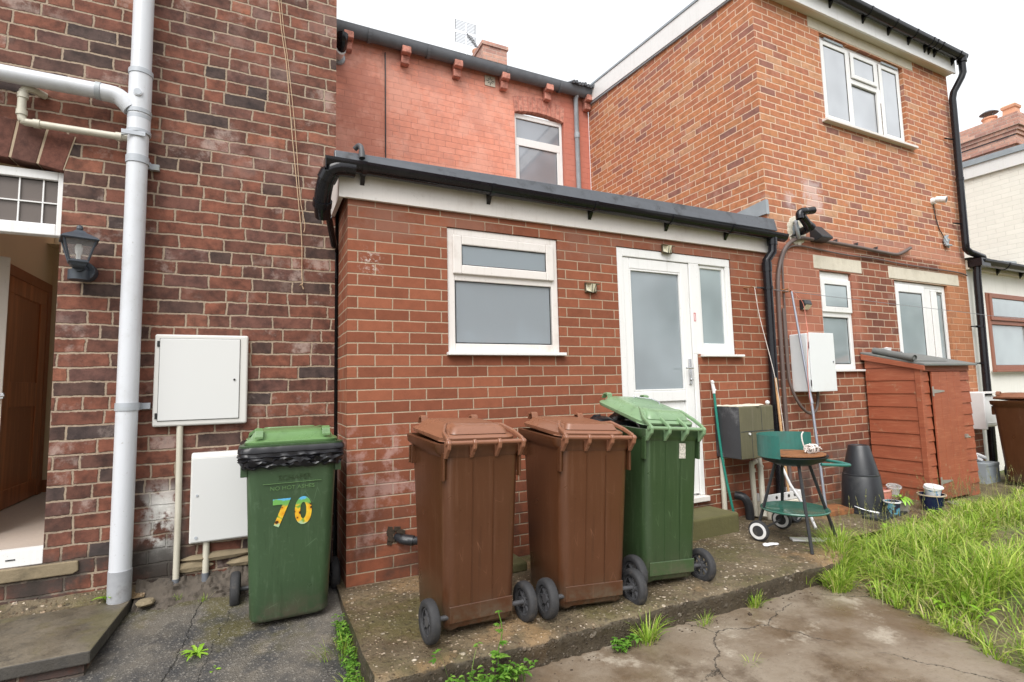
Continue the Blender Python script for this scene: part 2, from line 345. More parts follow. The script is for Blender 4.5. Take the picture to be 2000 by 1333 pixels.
    for nm, col, dt in (('bin_brown', (.078, .030, .013), (.15, .075, .045)), ('bin_green', (.038, .072, .029), (.10, .15, .08)), ('bin_green_front', (.050, .094, .045), (.13, .20, .12))):
        t = NT(nm); o = t.obj(); x, y, z = t.sep(o)
        c = t.mix(t.noise(2.5, 5, .6, o), tuple(q*.85 for q in col), tuple(q*1.15 for q in col))
        c = t.mix(1.0, c, t.ramp(t.n('ShaderNodeObjectInfo').outputs['Random'], [(0, (.80, .80, .80)), (1, (1.15, 1.12, 1.08))]), 'MULTIPLY')
        # scuffs: thin scratches scattered over the moulding
        v = t.n('ShaderNodeTexVoronoi', {'Vector': t.comb(t.M('MULTIPLY', x, 16), t.M('MULTIPLY', y, 16), t.M('MULTIPLY', z, 5)), 'Scale': 1.0, 'Randomness': 1}, feature='DISTANCE_TO_EDGE')
        sc = t.M('MULTIPLY', t.sm(v.outputs['Distance'], .0, .012, 1, 0), t.sm(t.noise(5, 3, .5, o), .60, .68))
        c = t.mix(t.M('MULTIPLY', sc, .22), c, tuple(min(1, q*3) for q in dt))
        c = t.mix(t.M('MULTIPLY', t.sm(z, .0, .22, 1, 0), t.sm(t.noise(9, 6, .7, o), .4, .65)), c, (.10, .085, .06))
        c = t.mix(t.M('MULTIPLY', t.sm(t.noise(28, 5, .7, o), .57, .7), .25), c, dt)
        dr = t.noise(1.0, 5, .65, t.comb(t.M('MULTIPLY', x, 45), t.M('MULTIPLY', y, 45), t.M('MULTIPLY', z, 2.2))); c = t.mix(t.M('MULTIPLY', t.sm(dr, .54, .70), .30), c, dt); c = t.mix(t.M('MULTIPLY', t.sm(dr, .44, .30), .35), c, tuple(q*.5 for q in col))
        t.set(Base_Color=c, Roughness=t.M('ADD', .19, t.M('MULTIPLY', t.noise(5, 5, .6, o), .24)), Specular_IOR_Level=.5)
        t.bump(t.noise(140, 2, .5, o), .06, .002); MATS[nm] = t.m
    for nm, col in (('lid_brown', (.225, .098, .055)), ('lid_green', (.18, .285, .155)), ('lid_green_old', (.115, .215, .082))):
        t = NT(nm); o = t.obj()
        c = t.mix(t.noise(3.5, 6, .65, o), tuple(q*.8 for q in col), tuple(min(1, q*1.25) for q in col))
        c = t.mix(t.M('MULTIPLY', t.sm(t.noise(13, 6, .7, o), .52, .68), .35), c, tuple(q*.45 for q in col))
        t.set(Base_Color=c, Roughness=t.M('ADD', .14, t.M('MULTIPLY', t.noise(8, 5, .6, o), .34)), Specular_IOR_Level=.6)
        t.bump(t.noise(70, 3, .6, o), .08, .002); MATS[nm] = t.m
    # glass
    for nm, col, rg in (('frosted_glass', (.215, .255, .275), .25), ('frosted_light', (.30, .36, .375), .25), ('clear_glass', (.25, .275, .31), .2), ('curtained_glass', (.40, .425, .46), .2), ('dark_glass', (.13, .11, .10), .05)):
        t = NT(nm); p = t.pos(); c = t.mix(t.sm(t.noise(1.6, 2, .5, p), .3, .7), tuple(q*.82 for q in col), tuple(min(1, q*1.15) for q in col))
        t.set(Base_Color=c, Roughness=rg, Specular_IOR_Level=.6 if nm != 'dark_glass' else .25, Coat_Weight=1.0 if nm != 'dark_glass' else 0.0, Coat_IOR=1.95, Coat_Roughness=.012 if 'frosted' not in nm else .085); MATS[nm] = t.m
    t = NT('frosted_clear'); t.set(Base_Color=(.56, .63, .68), Roughness=.3, Transmission_Weight=.6, IOR=1.2, Coat_Weight=1.0, Coat_IOR=1.8, Coat_Roughness=.07); MATS['frosted_clear'] = t.m
    t = NT('lantern_glass'); t.set(Base_Color=(.8, .8, .8), Roughness=.12, Transmission_Weight=.85, IOR=1.1); MATS['lantern_glass'] = t.m
    t = NT('bulb'); t.set(Base_Color=(.85, .85, .82), Roughness=.3); MATS['bulb'] = t.m
    t = NT('clear_plastic'); t.set(Base_Color=(.8, .8, .8), Roughness=.2, Transmission_Weight=.7, IOR=1.15); MATS['clear_plastic'] = t.m
    # arch bricks: one tone per brick
    for nm, st in (('voussoir_old', [(0, (.10, .055, .045)), (.4, (.155, .062, .045)), (.8, (.19, .072, .05)), (1, (.12, .058, .047))]), ('voussoir_painted', [(0, (.58, .25, .19)), (1, (.68, .31, .235))])):
        t = NT(nm); g = t.n('ShaderNodeNewGeometry'); o = t.pos()
        c = t.ramp(g.outputs['Random Per Island'], st); nb = t.noise(18, 6, .7, o)
        c = t.mix(t.sm(nb, .35, .7), c, t.mix(1.0, c, (.5, .5, .5), 'MULTIPLY'))
        t.set(Base_Color=c, Roughness=.85, Specular_IOR_Level=.3); t.bump(nb, .6, .006); MATS[nm] = t.m
    plain('mortar', (.43, .34, .24), .95, .2, 20, bump=.5, bscale=70)
    plain('mortar_painted', (.50, .18, .13), .95, .1, 20)
    # pine inner door
    t = NT('pine'); o = t.pos(); x, y, z = t.sep(o)
    wv = t.n('ShaderNodeTexWave', {'Vector': t.comb(t.M('MULTIPLY', x, 9), t.M('MULTIPLY', y, 9), t.M('MULTIPLY', z, .6)), 'Scale': 2.2, 'Distortion': 5, 'Detail': 3})
    c = t.mix(wv.outputs['Fac'], (.26, .09, .035), (.42, .16, .065))
    kn = t.n('ShaderNodeTexVoronoi', {'Vector': o, 'Scale': 5.0}); c = t.mix(t.sm(kn.outputs['Distance'], .05, .1, 1, 0), c, (.12, .045, .02))
    t.set(Base_Color=c, Roughness=.35); MATS['pine'] = t.m
    # exposed aggregate slab
    t = NT('slab_concrete'); p = t.pos(); x, y, z = t.sep(p)
    base = t.mix(t.sm(t.noise(3, 6, .65, p), .3, .7), (.085, .062, .034), (.20, .155, .095))
    v = t.n('ShaderNodeTexVoronoi', {'Vector': p, 'Scale': 58.0}); vn = t.n('ShaderNodeTexWhiteNoise', {'Vector': v.outputs['Position']})
    peb = t.M('MULTIPLY', t.sm(v.outputs['Distance'], .25, .42, 1, 0), t.M('GREATER_THAN', vn.outputs['Value'], .45))
    v2 = t.n('ShaderNodeTexVoronoi', {'Vector': p, 'Scale': 27.0}); vn2 = t.n('ShaderNodeTexWhiteNoise', {'Vector': v2.outputs['Position']})
    peb2 = t.M('MULTIPLY', t.sm(v2.outputs['Distance'], .22, .38, 1, 0), t.M('GREATER_THAN', vn2.outputs['Value'], .78))
    pc = t.ramp(vn.outputs['Value'], [(0, (.10, .06, .03)), (.62, (.12, .075, .045)), (.75, (.36, .26, .17)), (1, (.66, .56, .44))])
    pc2 = t.ramp(vn2.outputs['Value'], [(0, (.3, .2, .12)), (.85, (.38, .28, .19)), (1, (.74, .66, .54))])
    wear = t.sm(t.noise(2.2, 4, .6, p), .22, .52)
    c = t.mix(t.M('MULTIPLY', peb, wear), base, pc); c = t.mix(t.M('MULTIPLY', peb2, wear), c, pc2)
    moss = t.M('MULTIPLY', t.sm(t.noise(2.3, 6, .65, t.n('ShaderNodeVectorMath', {0: p, 1: (4, 1, 2)}, operation='ADD').outputs[0]), .45, .62), t.sm(z, -.03, -.002))
    c = t.mix(t.M('MULTIPLY', moss, .6), c, (.095, .088, .024)); ru = t.sm(t.noise(1.9, 4, .6, t.n('ShaderNodeVectorMath', {0: p, 1: (1, 5, 2)}, operation='ADD').outputs[0]), .55, .68); c = t.mix(t.M('MULTIPLY', ru, .5), c, (.36, .22, .10))
    c = t.mix(t.M('MULTIPLY', t.sm(t.noise(34, 6, .75, p), .50, .64), .75), c, (.035, .026, .016))
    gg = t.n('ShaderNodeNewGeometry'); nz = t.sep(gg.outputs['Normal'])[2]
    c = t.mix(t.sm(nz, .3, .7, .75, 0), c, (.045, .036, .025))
    t.set(Base_Color=c, Roughness=t.sm(t.noise(4, 5, .6, p), .3, .7, .32, .85), Specular_IOR_Level=.45)
    t.bump(t.M('ADD', t.M('ADD', peb, peb2), t.M('MULTIPLY', t.noise(34, 6, .75, p), 2)), .8, .008); MATS['slab_concrete'] = t.m
    # tarmac
    t = NT('tarmac'); p = t.pos()
    c = t.mix(t.sm(t.noise(2.4, 6, .65, p), .38, .62), (.045, .044, .045), (.13, .115, .095))
    c = t.mix(t.M('MULTIPLY', t.sm(t.noise(6, 6, .7, p), .55, .7), .8), c, (.21, .18, .145))
    c = t.mix(t.M('MULTIPLY', t.sm(t.noise(1.7, 5, .6, t.n('ShaderNodeVectorMath', {0: p, 1: (7, 1, 2)}, operation='ADD').outputs[0]), .52, .64), .7), c, (.095, .082, .024))
    v = t.n('ShaderNodeTexVoronoi', {'Vector': p, 'Scale': 130.0}); vn = t.n('ShaderNodeTexWhiteNoise', {'Vector': v.outputs['Position']})
    c = t.mix(t.M('MULTIPLY', t.M('GREATER_THAN', vn.outputs['Value'], .9), .5), c, (.26, .24, .21))
    px_, py_, pz_ = t.sep(p); wv = t.M('MULTIPLY', t.M('SUBTRACT', t.noise(5, 5, .7, p), .5), .12); cr = None
    for a_, b_, wd in ((-.80, .10, .0022), (-.63, .16, .0014), (-1.75, -.2, .002)):
        dd_ = t.M('ABSOLUTE', t.M('ADD', t.M('SUBTRACT', px_, t.M('ADD', a_, t.M('MULTIPLY', py_, b_))), wv)); q_ = t.sm(dd_, wd*.4, wd*1.6, 1, 0); cr = q_ if cr is None else t.M('MAXIMUM', cr, q_)
    c = t.mix(t.M('MULTIPLY', cr, .9), c, (.012, .011, .009))
    t.set(Base_Color=c, Roughness=t.sm(t.noise(3.3, 5, .6, p), .35, .65, .38, .85), Specular_IOR_Level=.5)
    t.bump(t.M('SUBTRACT', t.M('ADD', v.outputs['Distance'], t.noise(25, 6, .7, p)), t.M('MULTIPLY', cr, 3)), .7, .005); MATS['tarmac'] = t.m
    # yard concrete, brown and worn, cracked
    t = NT('yard_concrete'); p = t.pos()
    c = t.mix(t.sm(t.noise(1.5, 7, .65, p), .36, .64), (.13, .088, .052), (.25, .205, .155))
    c = t.mix(t.M('MULTIPLY', t.sm(t.noise(4.5, 8, .75, p), .54, .68), .7), c, (.40, .35, .28))
    c = t.mix(t.M('MULTIPLY', t.sm(t.noise(2.7, 8, .7, t.n('ShaderNodeVectorMath', {0: p, 1: (3, 8, 2)}, operation='ADD').outputs[0]), .50, .66), .75), c, (.085, .055, .032))
    c = t.mix(t.M('MULTIPLY', t.sm(t.noise(60, 5, .7, p), .57, .7), .6), c, (.06, .042, .028))
    sp = t.noise(26, 3, .5, p); c = t.mix(t.sm(sp, .74, .78), c, (.5, .45, .38))
    ck = t.n('ShaderNodeTexVoronoi', {'Vector': t.mix(.16, p, t.noise(4, 6, .7, p, out=1)), 'Scale': 1.15}, feature='DISTANCE_TO_EDGE')
    cr = t.M('MULTIPLY', t.sm(ck.outputs['Distance'], .0, .0048, 1, 0), t.sm(t.noise(1.3, 3, .5, p), .44, .52)); c = t.mix(cr, c, (.02, .015, .01))
    t.set(Base_Color=c, Roughness=t.sm(t.noise(2.2, 6, .65, p), .35, .65, .22, .75), Specular_IOR_Level=.5)
    t.bump(t.M('SUBTRACT', t.M('ADD', t.noise(5, 8, .7, p), t.M('MULTIPLY', t.noise(50, 5, .7, p), .35)), t.M('MULTIPLY', cr, 1.2)), .6, .012); MATS['yard_concrete'] = t.m
    # earth under the grass
    t = NT('earth'); p = t.pos()
    c = t.mix(t.sm(t.noise(5, 7, .7, p), .35, .65), (.075, .06, .03), (.17, .14, .075)); c = t.mix(t.sm(t.noise(1.4, 5, .6, p), .5, .62), c, (.10, .12, .035))
    t.set(Base_Color=c, Roughness=.95); t.bump(t.noise(30, 6, .7, p), .8, .01); MATS['earth'] = t.m
    # grass with a tone per blade
    for nm, st in (('grass', [(0, (.12, .22, .02)), (.3, (.25, .41, .04)), (.65, (.38, .52, .07)), (.85, (.50, .56, .13)), (1, (.58, .50, .25))]),
                   ('herb', [(0, (.06, .16, .015)), (.5, (.12, .27, .03)), (1, (.22, .38, .06))]), ('weed', [(0, (.22, .42, .03)), (1, (.34, .55, .06))]), ('seed_head', [(0, (.30, .27, .10)), (.5, (.26, .30, .10)), (1, (.42, .38, .17))]),
                   ('tree_leaf', [(0, (.02, .05, .012)), (1, (.05, .10, .025))])):
        t = NT(nm); g = t.n('ShaderNodeNewGeometry'); c = t.ramp(g.outputs['Random Per Island'], st)
        t.set(Base_Color=c, Roughness=.5, Specular_IOR_Level=.35)
        tr = t.n('ShaderNodeBsdfTranslucent', {'Color': c}); mx = t.n('ShaderNodeMixShader', {0: .3}); t.t.links.new(t.b.outputs[0], mx.inputs[1]); t.t.links.new(tr.outputs[0], mx.inputs[2]); t.t.links.new(mx.outputs[0], t.out.inputs[0])
        MATS[nm] = t.m
    # sticker digits: sky, sunflowers, leaves
    t = NT('sunflower_print'); o = t.obj(); x, y, z = t.sep(o); p = t.pos(); pz = t.sep(p)[2]
    v = t.n('ShaderNodeTexVoronoi', {'Vector': p, 'Scale': 26.0}); d = v.outputs['Distance']
    fl = t.ramp(d, [(0, (.06, .02, .01)), (.22, (.07, .025, .01)), (.27, (.75, .35, .02)), (.6, (.85, .55, .04)), (.8, (.15, .35, .05))], 'LINEAR')
    fz = t.M('ADD', pz, t.M('MULTIPLY', t.noise(30, 3, .6, p), .05))
    c = t.mix(t.sm(fz, .607, .625), fl, (.16, .42, .10)); c = t.mix(t.sm(fz, .640, .652), c, (.12, .45, .75)); c = t.mix(t.sm(fz, .510, .525, 1, 0), c, (.42, .60, .35))
    t.set(Base_Color=c, Roughness=.35); MATS['sunflower_print'] = t.m
    for nm, a, b_, sc in (('print_blue', (.70, .74, .76), (.05, .25, .50), 14), ('print_dark', (.02, .02, .04), (.10, .30, .40), 30), ('print_paper', (.60, .56, .50), (.40, .38, .33), 90)):
        t = NT(nm); o = t.obj(); c = t.mix(t.sm(t.noise(sc, 2, .5, o), .47, .53), a, b_); t.set(Base_Color=c, Roughness=.4); MATS[nm] = t.m
mk_materials()
K = MATS

# ---------------------------------------------------------------- architecture helpers
def wall_y(mb, X0, X1, Z0, Z1, Y, depth, holes=(), back=True):
    """wall facing -y with rectangular holes (x0,x1,z0,z1), reveals as deep as `depth`"""
    xs = sorted({X0, X1, *[h[0] for h in holes], *[h[1] for h in holes]}); zs = sorted({Z0, Z1, *[h[2] for h in holes], *[h[3] for h in holes]})
    for i in range(len(xs)-1):
        for j in range(len(zs)-1):
            cx, cz = (xs[i]+xs[i+1])/2, (zs[j]+zs[j+1])/2
            if any(h[0] < cx < h[1] and h[2] < cz < h[3] for h in holes): continue
            mb.quad((xs[i], Y, zs[j]), (xs[i+1], Y, zs[j]), (xs[i+1], Y, zs[j+1]), (xs[i], Y, zs[j+1]))
            if back: mb.quad((xs[i+1], Y+depth, zs[j]), (xs[i], Y+depth, zs[j]), (xs[i], Y+depth, zs[j+1]), (xs[i+1], Y+depth, zs[j+1]))
    for (a, b, c, d, *sk) in holes:
        e = Y+depth; sk = sk[0] if sk else ''
        mb.quad((a, Y, c), (a, Y, d), (a, e, d), (a, e, c)); mb.quad((b, Y, c), (b, e, c), (b, e, d), (b, Y, d))
        if 't' not in sk: mb.quad((a, Y, d), (b, Y, d), (b, e, d), (a, e, d))
        if 'b' not in sk: mb.quad((a, Y, c), (a, e, c), (b, e, c), (b, Y, c))
def rim(mb, x0, x1, z0, z1, w, y0, y1, wb=None, wt=None):
    """frame of four mitred-looking bars, butted end to end"""
    wb = w if wb is None else wb; wt = w if wt is None else wt
    mb.box(x0, x0+w, y0, y1, z0, z1); mb.box(x1-w, x1, y0, y1, z0, z1)
    mb.box(x0+w, x1-w, y0, y1, z0, z0+wb); mb.box(x0+w, x1-w, y0, y1, z1-wt, z1)
def pane(parent, x0, x1, z0, z1, y, mat, name='pane'):
    m = MB().box(x0-.004, x1+.004, y, y+.008, z0-.004, z1+.004); o = m.build(name, K[mat], parent); 
    g = MB(); rim(g, x0, x1, z0, z1, .005, y-.004, y-.0005); g.build('gasket', K['gasket'], parent); return o
# ================================================================ SETTING
def ground_z(x, y):
    z = -.035+.09*y
    z = max(z, -.135)
    if x > 3: z = max(z, -.135+min(1, (x-3)/1.3)*.118)
    return z+.006*noise.noise(Vector((x*1.7, y*1.7, 0)))+.003*noise.noise(Vector((x*6, y*6, 3)))
def sheet(name, mat, x0, x1, y0, y1, nx, ny, dz=0., clip=None, edge=0.):
    m = MB(); idx = {}
    for j in range(ny+1):
        for i in range(nx+1):
            x = x0+(x1-x0)*i/nx; y = y0+(y1-y0)*j/ny; idx[i, j] = len(m.v); m.v.append((x, y, ground_z(x, y)+dz))
    for j in range(ny):
        for i in range(nx):
            xc = x0+(x1-x0)*(i+.5)/nx; yc = y0+(y1-y0)*(j+.5)/ny
            if clip and not clip(xc, yc): continue
            m.f.append((idx[i, j], idx[i+1, j], idx[i+1, j+1], idx[i, j+1]))
    o = m.build(name, K[mat]); o.data.shade_smooth(); return o
tag(sheet('ground', 'earth', -60, 80, -60, 60, 140, 120, -.03), None, None, kind='structure')
def yard_edge(y): # x where the grass starts, for a given y
    return 2.62+.32*max(0, min(1, (y+2.2)/.9))+.06*noise.noise(Vector((y*3, 1, 1)))+ (max(0, y+1.35)*.9 if y > -1.35 else 0)
tag(sheet('earth', 'earth', 2.0, 12, -5, 1.2, 100, 62, -.006), None, None, kind='structure')
tag(sheet('tarmac', 'tarmac', -7, -.04, -5, .42, 140, 110, .002), None, None, kind='structure')
tag(sheet('yard_concrete', 'yard_concrete', -.04, 3.6, -5, -.9, 110, 120, .002, clip=lambda x, y: x < yard_edge(y)), None, None, kind='structure')
# raised slab along the extension: worn, crumbling front edge
def slab():
    m = MB(); xs = [-.045+i*.03 for i in range(int(5.6/.03))]; rows = []
    for i, x in enumerate(xs):
        if x < 0.02: e0 = .012*noise.noise(Vector((x*9, 2, 1)))
        e = -1.115+.018*noise.noise(Vector((x*2.2, 0, 0)))+.022*noise.noise(Vector((x*11, 3, 0)))+.010*noise.noise(Vector((x*31, 7, 0)))+.36*max(0, min(1, (x-2.95)/.7))**1.5
        c = .012+.014*abs(noise.noise(Vector((x*14, 9, 0))))
        prof = [(.5, 0), (0, 0), (-.3, .002), (-.6, -.002), (-.85, 0), (e+.05, -.001), (e+.02+c*.3, -c*.35), (e, -c*1.1), (e-.004+.010*noise.noise(Vector((x*21, 1, 5))), -.035), (e+.003+.014*noise.noise(Vector((x*23, 4, 5))), -.065), (e+.010+.016*noise.noise(Vector((x*26, 4, 8))), -.095), (e+.010+.010*noise.noise(Vector((x*9, 4, 5))), -.2)]
        rows.append([(x+(.008*noise.noise(Vector((i*.9, k*1.3, 0))) if 0 < i else (.02*noise.noise(Vector((k*1.3, 0, 5)))-(.018 if pz < -.04 else 0))), py, pz) for k, (py, pz) in enumerate(prof)])
    n = len(rows[0])
    for r in rows: m.v += r
    for i in range(len(rows)-1):
        for k in range(n-1): m.f.append((i*n+k, i*n+k+1, (i+1)*n+k+1, (i+1)*n+k))
    # left end face down to the tarmac
    b = len(m.v)
    for k, (x, y, z) in enumerate(rows[0]): m.v.append((x-.012, y, -.3))
    for k in range(n-1): m.f.append((k, b+k, b+k+1, k+1))
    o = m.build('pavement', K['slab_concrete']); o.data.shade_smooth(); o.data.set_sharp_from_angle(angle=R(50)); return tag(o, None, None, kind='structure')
slab()

# ================================================================ LEFT HOUSE
house = thing('brick_house', 'old dark red brick house wall with open doorway and small paned window over it', 'house', (-1.5, .4, 0))
m = MB(); wall_y(m, -6, -.028, -.4, 6.4, .4, .11, [(-2.65, -1.557, .283, 2.585)], back=True)
m.quad((-.028, .4, -.4), (-.028, 3.0, -.4), (-.028, 3.0, 6.4), (-.028, .4, 6.4)); m.quad((-.028, 3, -.4), (-6, 3, -.4), (-6, 3, 6.4), (-.028, 3, 6.4))
m.build('wall', K['brick_old'], house)
# soldier arch: tapered bricks standing on a shallow curve
def arch(parent, cx, half, zs, rise, h, n, y0, y1, mat, mmat, fan=.10):
    a = MB()
    for i in range(n):
        for_ = []
        for t, gap in ((i/n, 1), ((i+1)/n, -1)):
            s = 2*t-1; gx = .0055*gap
            xb = cx+half*s+gx; zb = zs+rise*(1-s*s); xt = cx+half*s*(1+fan)+gx; zt = zb+h-.012*abs(s)
            for_.append(((xb, zb), (xt, zt)))
        (a0, a1), (b0, b1) = for_
        a.prism([a0, b0, b1, a1], 'y', y0, y1)
    o = a.build('arch', K[mat], parent, bevel=.004)
    b = MB(); N = 16
    pts = [(cx+half*(2*i/N-1), zs+rise*(1-(2*i/N-1)**2)+.006) for i in range(N+1)]+[(cx+half*(1+fan)*(1-2*i/N), zs+rise*(1-(1-2*i/N)**2)+h-.012*abs(1-2*i/N)-.004) for i in range(N+1)]
    b.prism(pts, 'y', y0+.003, y1); b.build('mortar_joint', K[mmat], o)
arch(house, -2.105, .548, 2.525, .055, .235, 9, .394, .52, 'voussoir_old', 'mortar', .09)
# stone sill under the door and sooty bottom course
m = MB(); m.prism([(-4.5, .205), (-1.42, .212), (-1.395, .225), (-1.398, .281), (-4.5, .281)], 'y', .385, .405); m.build('door_sill', K['sill_stone'], house, bevel=.006)
fr = MB(); rim(fr, -2.65, -1.557, 2.145, 2.53, .035, .44, .50, wb=.068, wt=.052)
o = fr.build('window_frame', K['upvc'], house, bevel=.004)
pane(o, -2.615, -1.592, 2.213, 2.478, .468, 'dark_glass', 'pane')
g = MB()
for x in (-1.662, -1.770, -1.878, -1.986, -2.094, -2.202): g.box(x-.0035, x+.0035, .456, .467, 2.213, 2.478)
g.box(-2.615, -1.592, .4545, .4655, 2.337, 2.344); g.build('glazing_bar', K['upvc'], o)
g = MB(); g.box(-1.5595, -1.557, .43, .50, .34, 2.145); g.build('edge_bead', K['upvc'], house)
# threshold
g = MB(); g.box(-2.65, -1.557, .405, .47, .285, .372); t_ = g.build('threshold', K['upvc'], house, bevel=.004)
g = MB(); g.box(-1.715, -1.675, .402, .4049, .322, .328); g.build('drain_slot', K['gasket'], t_)
# hallway
g = MB(); g.quad((-2.265, .51, .3), (-2.265, 2.9, .3), (-2.265, 2.9, 2.75), (-2.265, .51, 2.75)); g.quad((-2.265, 2.78, .3), (-1.45, 2.78, .3), (-1.45, 2.78, 2.75), (-2.265, 2.78, 2.75))
g.quad((-1.47, 2.78, .3), (-1.47, .51, .3), (-1.47, .51, 2.75), (-1.47, 2.78, 2.75)); g.quad((-2.265, .51, 2.6), (-2.265, 1.15, 2.6), (-1.45, 1.15, 2.6), (-1.45, .51, 2.6)); g.quad((-2.265, 2.6, 2.6), (-2.265, 2.8, 2.6), (-1.45, 2.8, 2.6), (-1.45, 2.6, 2.6))  # ceiling left open mid-hall, an added gap letting sky light in from above
g.quad((-2.7, .51, .3), (-2.265, .51, .3), (-2.265, .51, 2.6), (-2.7, .51, 2.6))
g.build('hall_wall', K['plaster'], house)
g = MB(); g.box(-2.65, -1.45, .47, 2.78, .30, .352); g.build('carpet', K['carpet'], house)
g = MB(); g.box(-2.265, -1.45, 2.765, 2.78, .352, .46); g.box(-2.265, -2.25, 2.71, 2.765, .352, .46); g.build('skirting', K['skirting'], house)
# pine inner door in the left hall wall
g = MB(); g.box(-2.264, -2.235, 1.02, 1.10, .352, 2.15); g.box(-2.264, -2.235, 2.62, 2.71, .352, 2.15); g.box(-2.264, -2.2351, 1.02, 2.71, 2.15, 2.235)
idr = g.build('door_frame', K['skirting'], house, bevel=.004)
d = MB(); 
for (a, b, c, e) in ((1.10, 2.62, .36, .50), (1.2401, 1.7899, 1.13, 1.33), (1.9301, 2.4799, 1.13, 1.33), (1.10, 2.62, 2.02, 2.15), (1.10, 1.24, .50, 2.02), (2.48, 2.62, .50, 2.02), (1.79, 1.93, .50, 2.02)): d.box(-2.262, -2.240, a, b, c, e)
idd = d.build('door', K['pine'], house, bevel=.004)
d = MB()
for y0_, y1_ in ((1.24, 1.79), (1.93, 2.48)):
    for z0_, z1_ in ((.50, 1.13), (1.33, 2.02)): d.box(-2.262, -2.252, y0_, y1_, z0_, z1_)
d.build('door_panel', K['pine'], idd)
# white front door folded back into the hall
d = MB(); P0 = Vector((-2.62, .56)); P1 = Vector((-1.968, 1.0)); n_ = Vector((-(P1-P0).y, (P1-P0).x)).normalized()*.045
d.prism([tuple(P0), tuple(P1), tuple(P1+n_), tuple(P0+n_)], 'z', .375, 2.115); fd = d.build('front_door', K['upvc_aged'], house, bevel=.005)
d = MB(); d.box(-2.02, -1.95, .955, .975, 1.20, 1.235); d.tube([(-2.02, .935, 1.218), (-1.945, .955, 1.218)], .010); d.build('door_handle', K['chrome'], fd, smooth=True)

# ================================================================ SINGLE-STOREY EXTENSION
ext = thing('brick_extension', 'low red brick extension with white fascia, half glazed white door and kitchen window', 'house extension', (2, 0, 0))
m = MB(); XR = 3.988
wall_y(m, 0, XR, -.05, 2.60, 0, .10, [(.672, 1.572, 1.445, 2.333), (2.137, 2.985, .19, 1.445, 't'), (2.137, 3.445, 1.445, 2.338, 'b')], back=False)
m.quad((2.985, 0, 1.445), (2.985, .1, 1.445), (3.445, .1, 1.445), (3.445, 0, 1.445))
m.quad((0, 0, -.3), (0, 0, 2.6), (0, 2.94, 2.6), (0, 2.94, -.3))
m.build('wall', K['brick_extension'], ext)
m = MB(); m.box(-.03, XR-.002, -.028, -.002, 2.44, 2.66); fa = m.build('fascia', K['upvc_aged'], ext, bevel=.003)
m = MB(); m.box(-.058, -.030, -.028, .93, 2.44, 2.66); m.build('side_fascia', K['upvc_aged'], ext, bevel=.003)
m = MB(); m.box(-.0585, -.02, -.0295, -.0281, 2.438, 2.662); m.box(-.0595, -.0581, -.0295, .02, 2.438, 2.662); m.build('corner_trim', K['upvc_aged'], fa)
# grey roofing kerb over the gutter
m = MB(); m.loft([[(-.09, -.075, 2.655), (-.09, .0, 2.655), (-.09, .0, 2.735), (-.09, -.045, 2.735)], [(1.9, -.075, 2.655), (1.9, 0, 2.655), (1.9, .0, 2.762), (1.9, -.045, 2.762)], [(4.04, -.075, 2.655), (4.04, -.003, 2.655), (4.04, -.003, 2.785), (4.04, -.045, 2.785)]])
m.build('roof_kerb', K['gutter_wet'], ext, bevel=.006)
m = MB(); m.quad((-.06, 0, 2.72), (3.985, 0, 2.76), (3.985, 2.94, 2.86), (-.06, 2.94, 2.84)); m.build('roof', K['felt'], ext)
m = MB(); m.prism([(-.01, 2.84), (-.01, 2.985), (.95, 2.90), (.95, 2.84)], 'x', 3.968, 3.987); m.prism([(3.968, 2.84), (4.012, 2.84), (4.004, 2.985), (3.968, 2.985)], 'y', -.02, -.0101); m.build('lead_flashing', K['lead'], ext)
def half_gutter(parent, x0, x1, yc, zc, r, mat, name='gutter', z_end=None, sq=1.0, brk=(), brmat=None, lip=.006):
    z_end = zc if z_end is None else z_end
    def sec(x, z, rr_): return [(x, yc+rr_*math.cos(a), z+rr_*sq*math.sin(a)) for a in [math.pi+math.pi*k/12 for k in range(13)]]
    m = MB(); A = sec(x0, zc, r); B = sec(x1, z_end, r); A2 = sec(x0, zc, r-.004); B2 = sec(x1, z_end, r-.004)
    m.loft([A+A2[::-1], B+B2[::-1]]); o = m.build(name, K[mat], parent, smooth=True)
    for bx in brk:
        t = (bx-x0)/(x1-x0); z = zc+(z_end-zc)*t; b = MB()
        A = [(bx-.014, y, q) for (_, y, q) in sec(bx, z, r+.006)]; B = [(bx+.014, y, q) for (_, y, q) in sec(bx, z, r+.006)]
        A2 = [(bx-.014, y, q) for (_, y, q) in sec(bx, z, r-.0055)]; B2 = [(bx+.014, y, q) for (_, y, q) in sec(bx, z, r-.0055)]
        b.loft([A+A2[::-1], B+B2[::-1]])
        b.prism([(yc+r*.75, z-r*sq*.55), (yc+r+.005, z-r*sq*.2), (yc+r+.005, z-r*sq*1.75), (yc+r*.45, z-r*sq*1.0)], 'x', bx-.014, bx+.014)
        b.build('gutter_bracket', K[brmat or mat], o)
    return o
gx = half_gutter(ext, -.15, 4.10, -.092, 2.645, .056, 'gutter_black', z_end=2.612, sq=1.15, brk=(.085, .98, 1.86, 2.65, 3.36))
m = MB(); m.box(-.156, -.15, -.15, -.034, 2.565, 2.645); m.build('end_cap', K['gutter_black'], gx)
m = MB()   # outlet elbow and short swan neck at the left corner
m.tube([(.03, -.092, 2.60), (-.04, -.092, 2.60), (-.10, -.088, 2.585), (-.135, -.06, 2.54), (-.15, -.01, 2.47), (-.152, .05, 2.40), (-.14, .12, 2.345)], .052, 18, smoothpath=3)
m.tube([(-.151, .03, 2.42), (-.152, .06, 2.39)], .060, 18); m.tube([(-.118, -.078, 2.57), (-.14, -.05, 2.525)], .059, 18)
m.build('gutter_outlet', K['gutter_black'], gx, smooth=True)
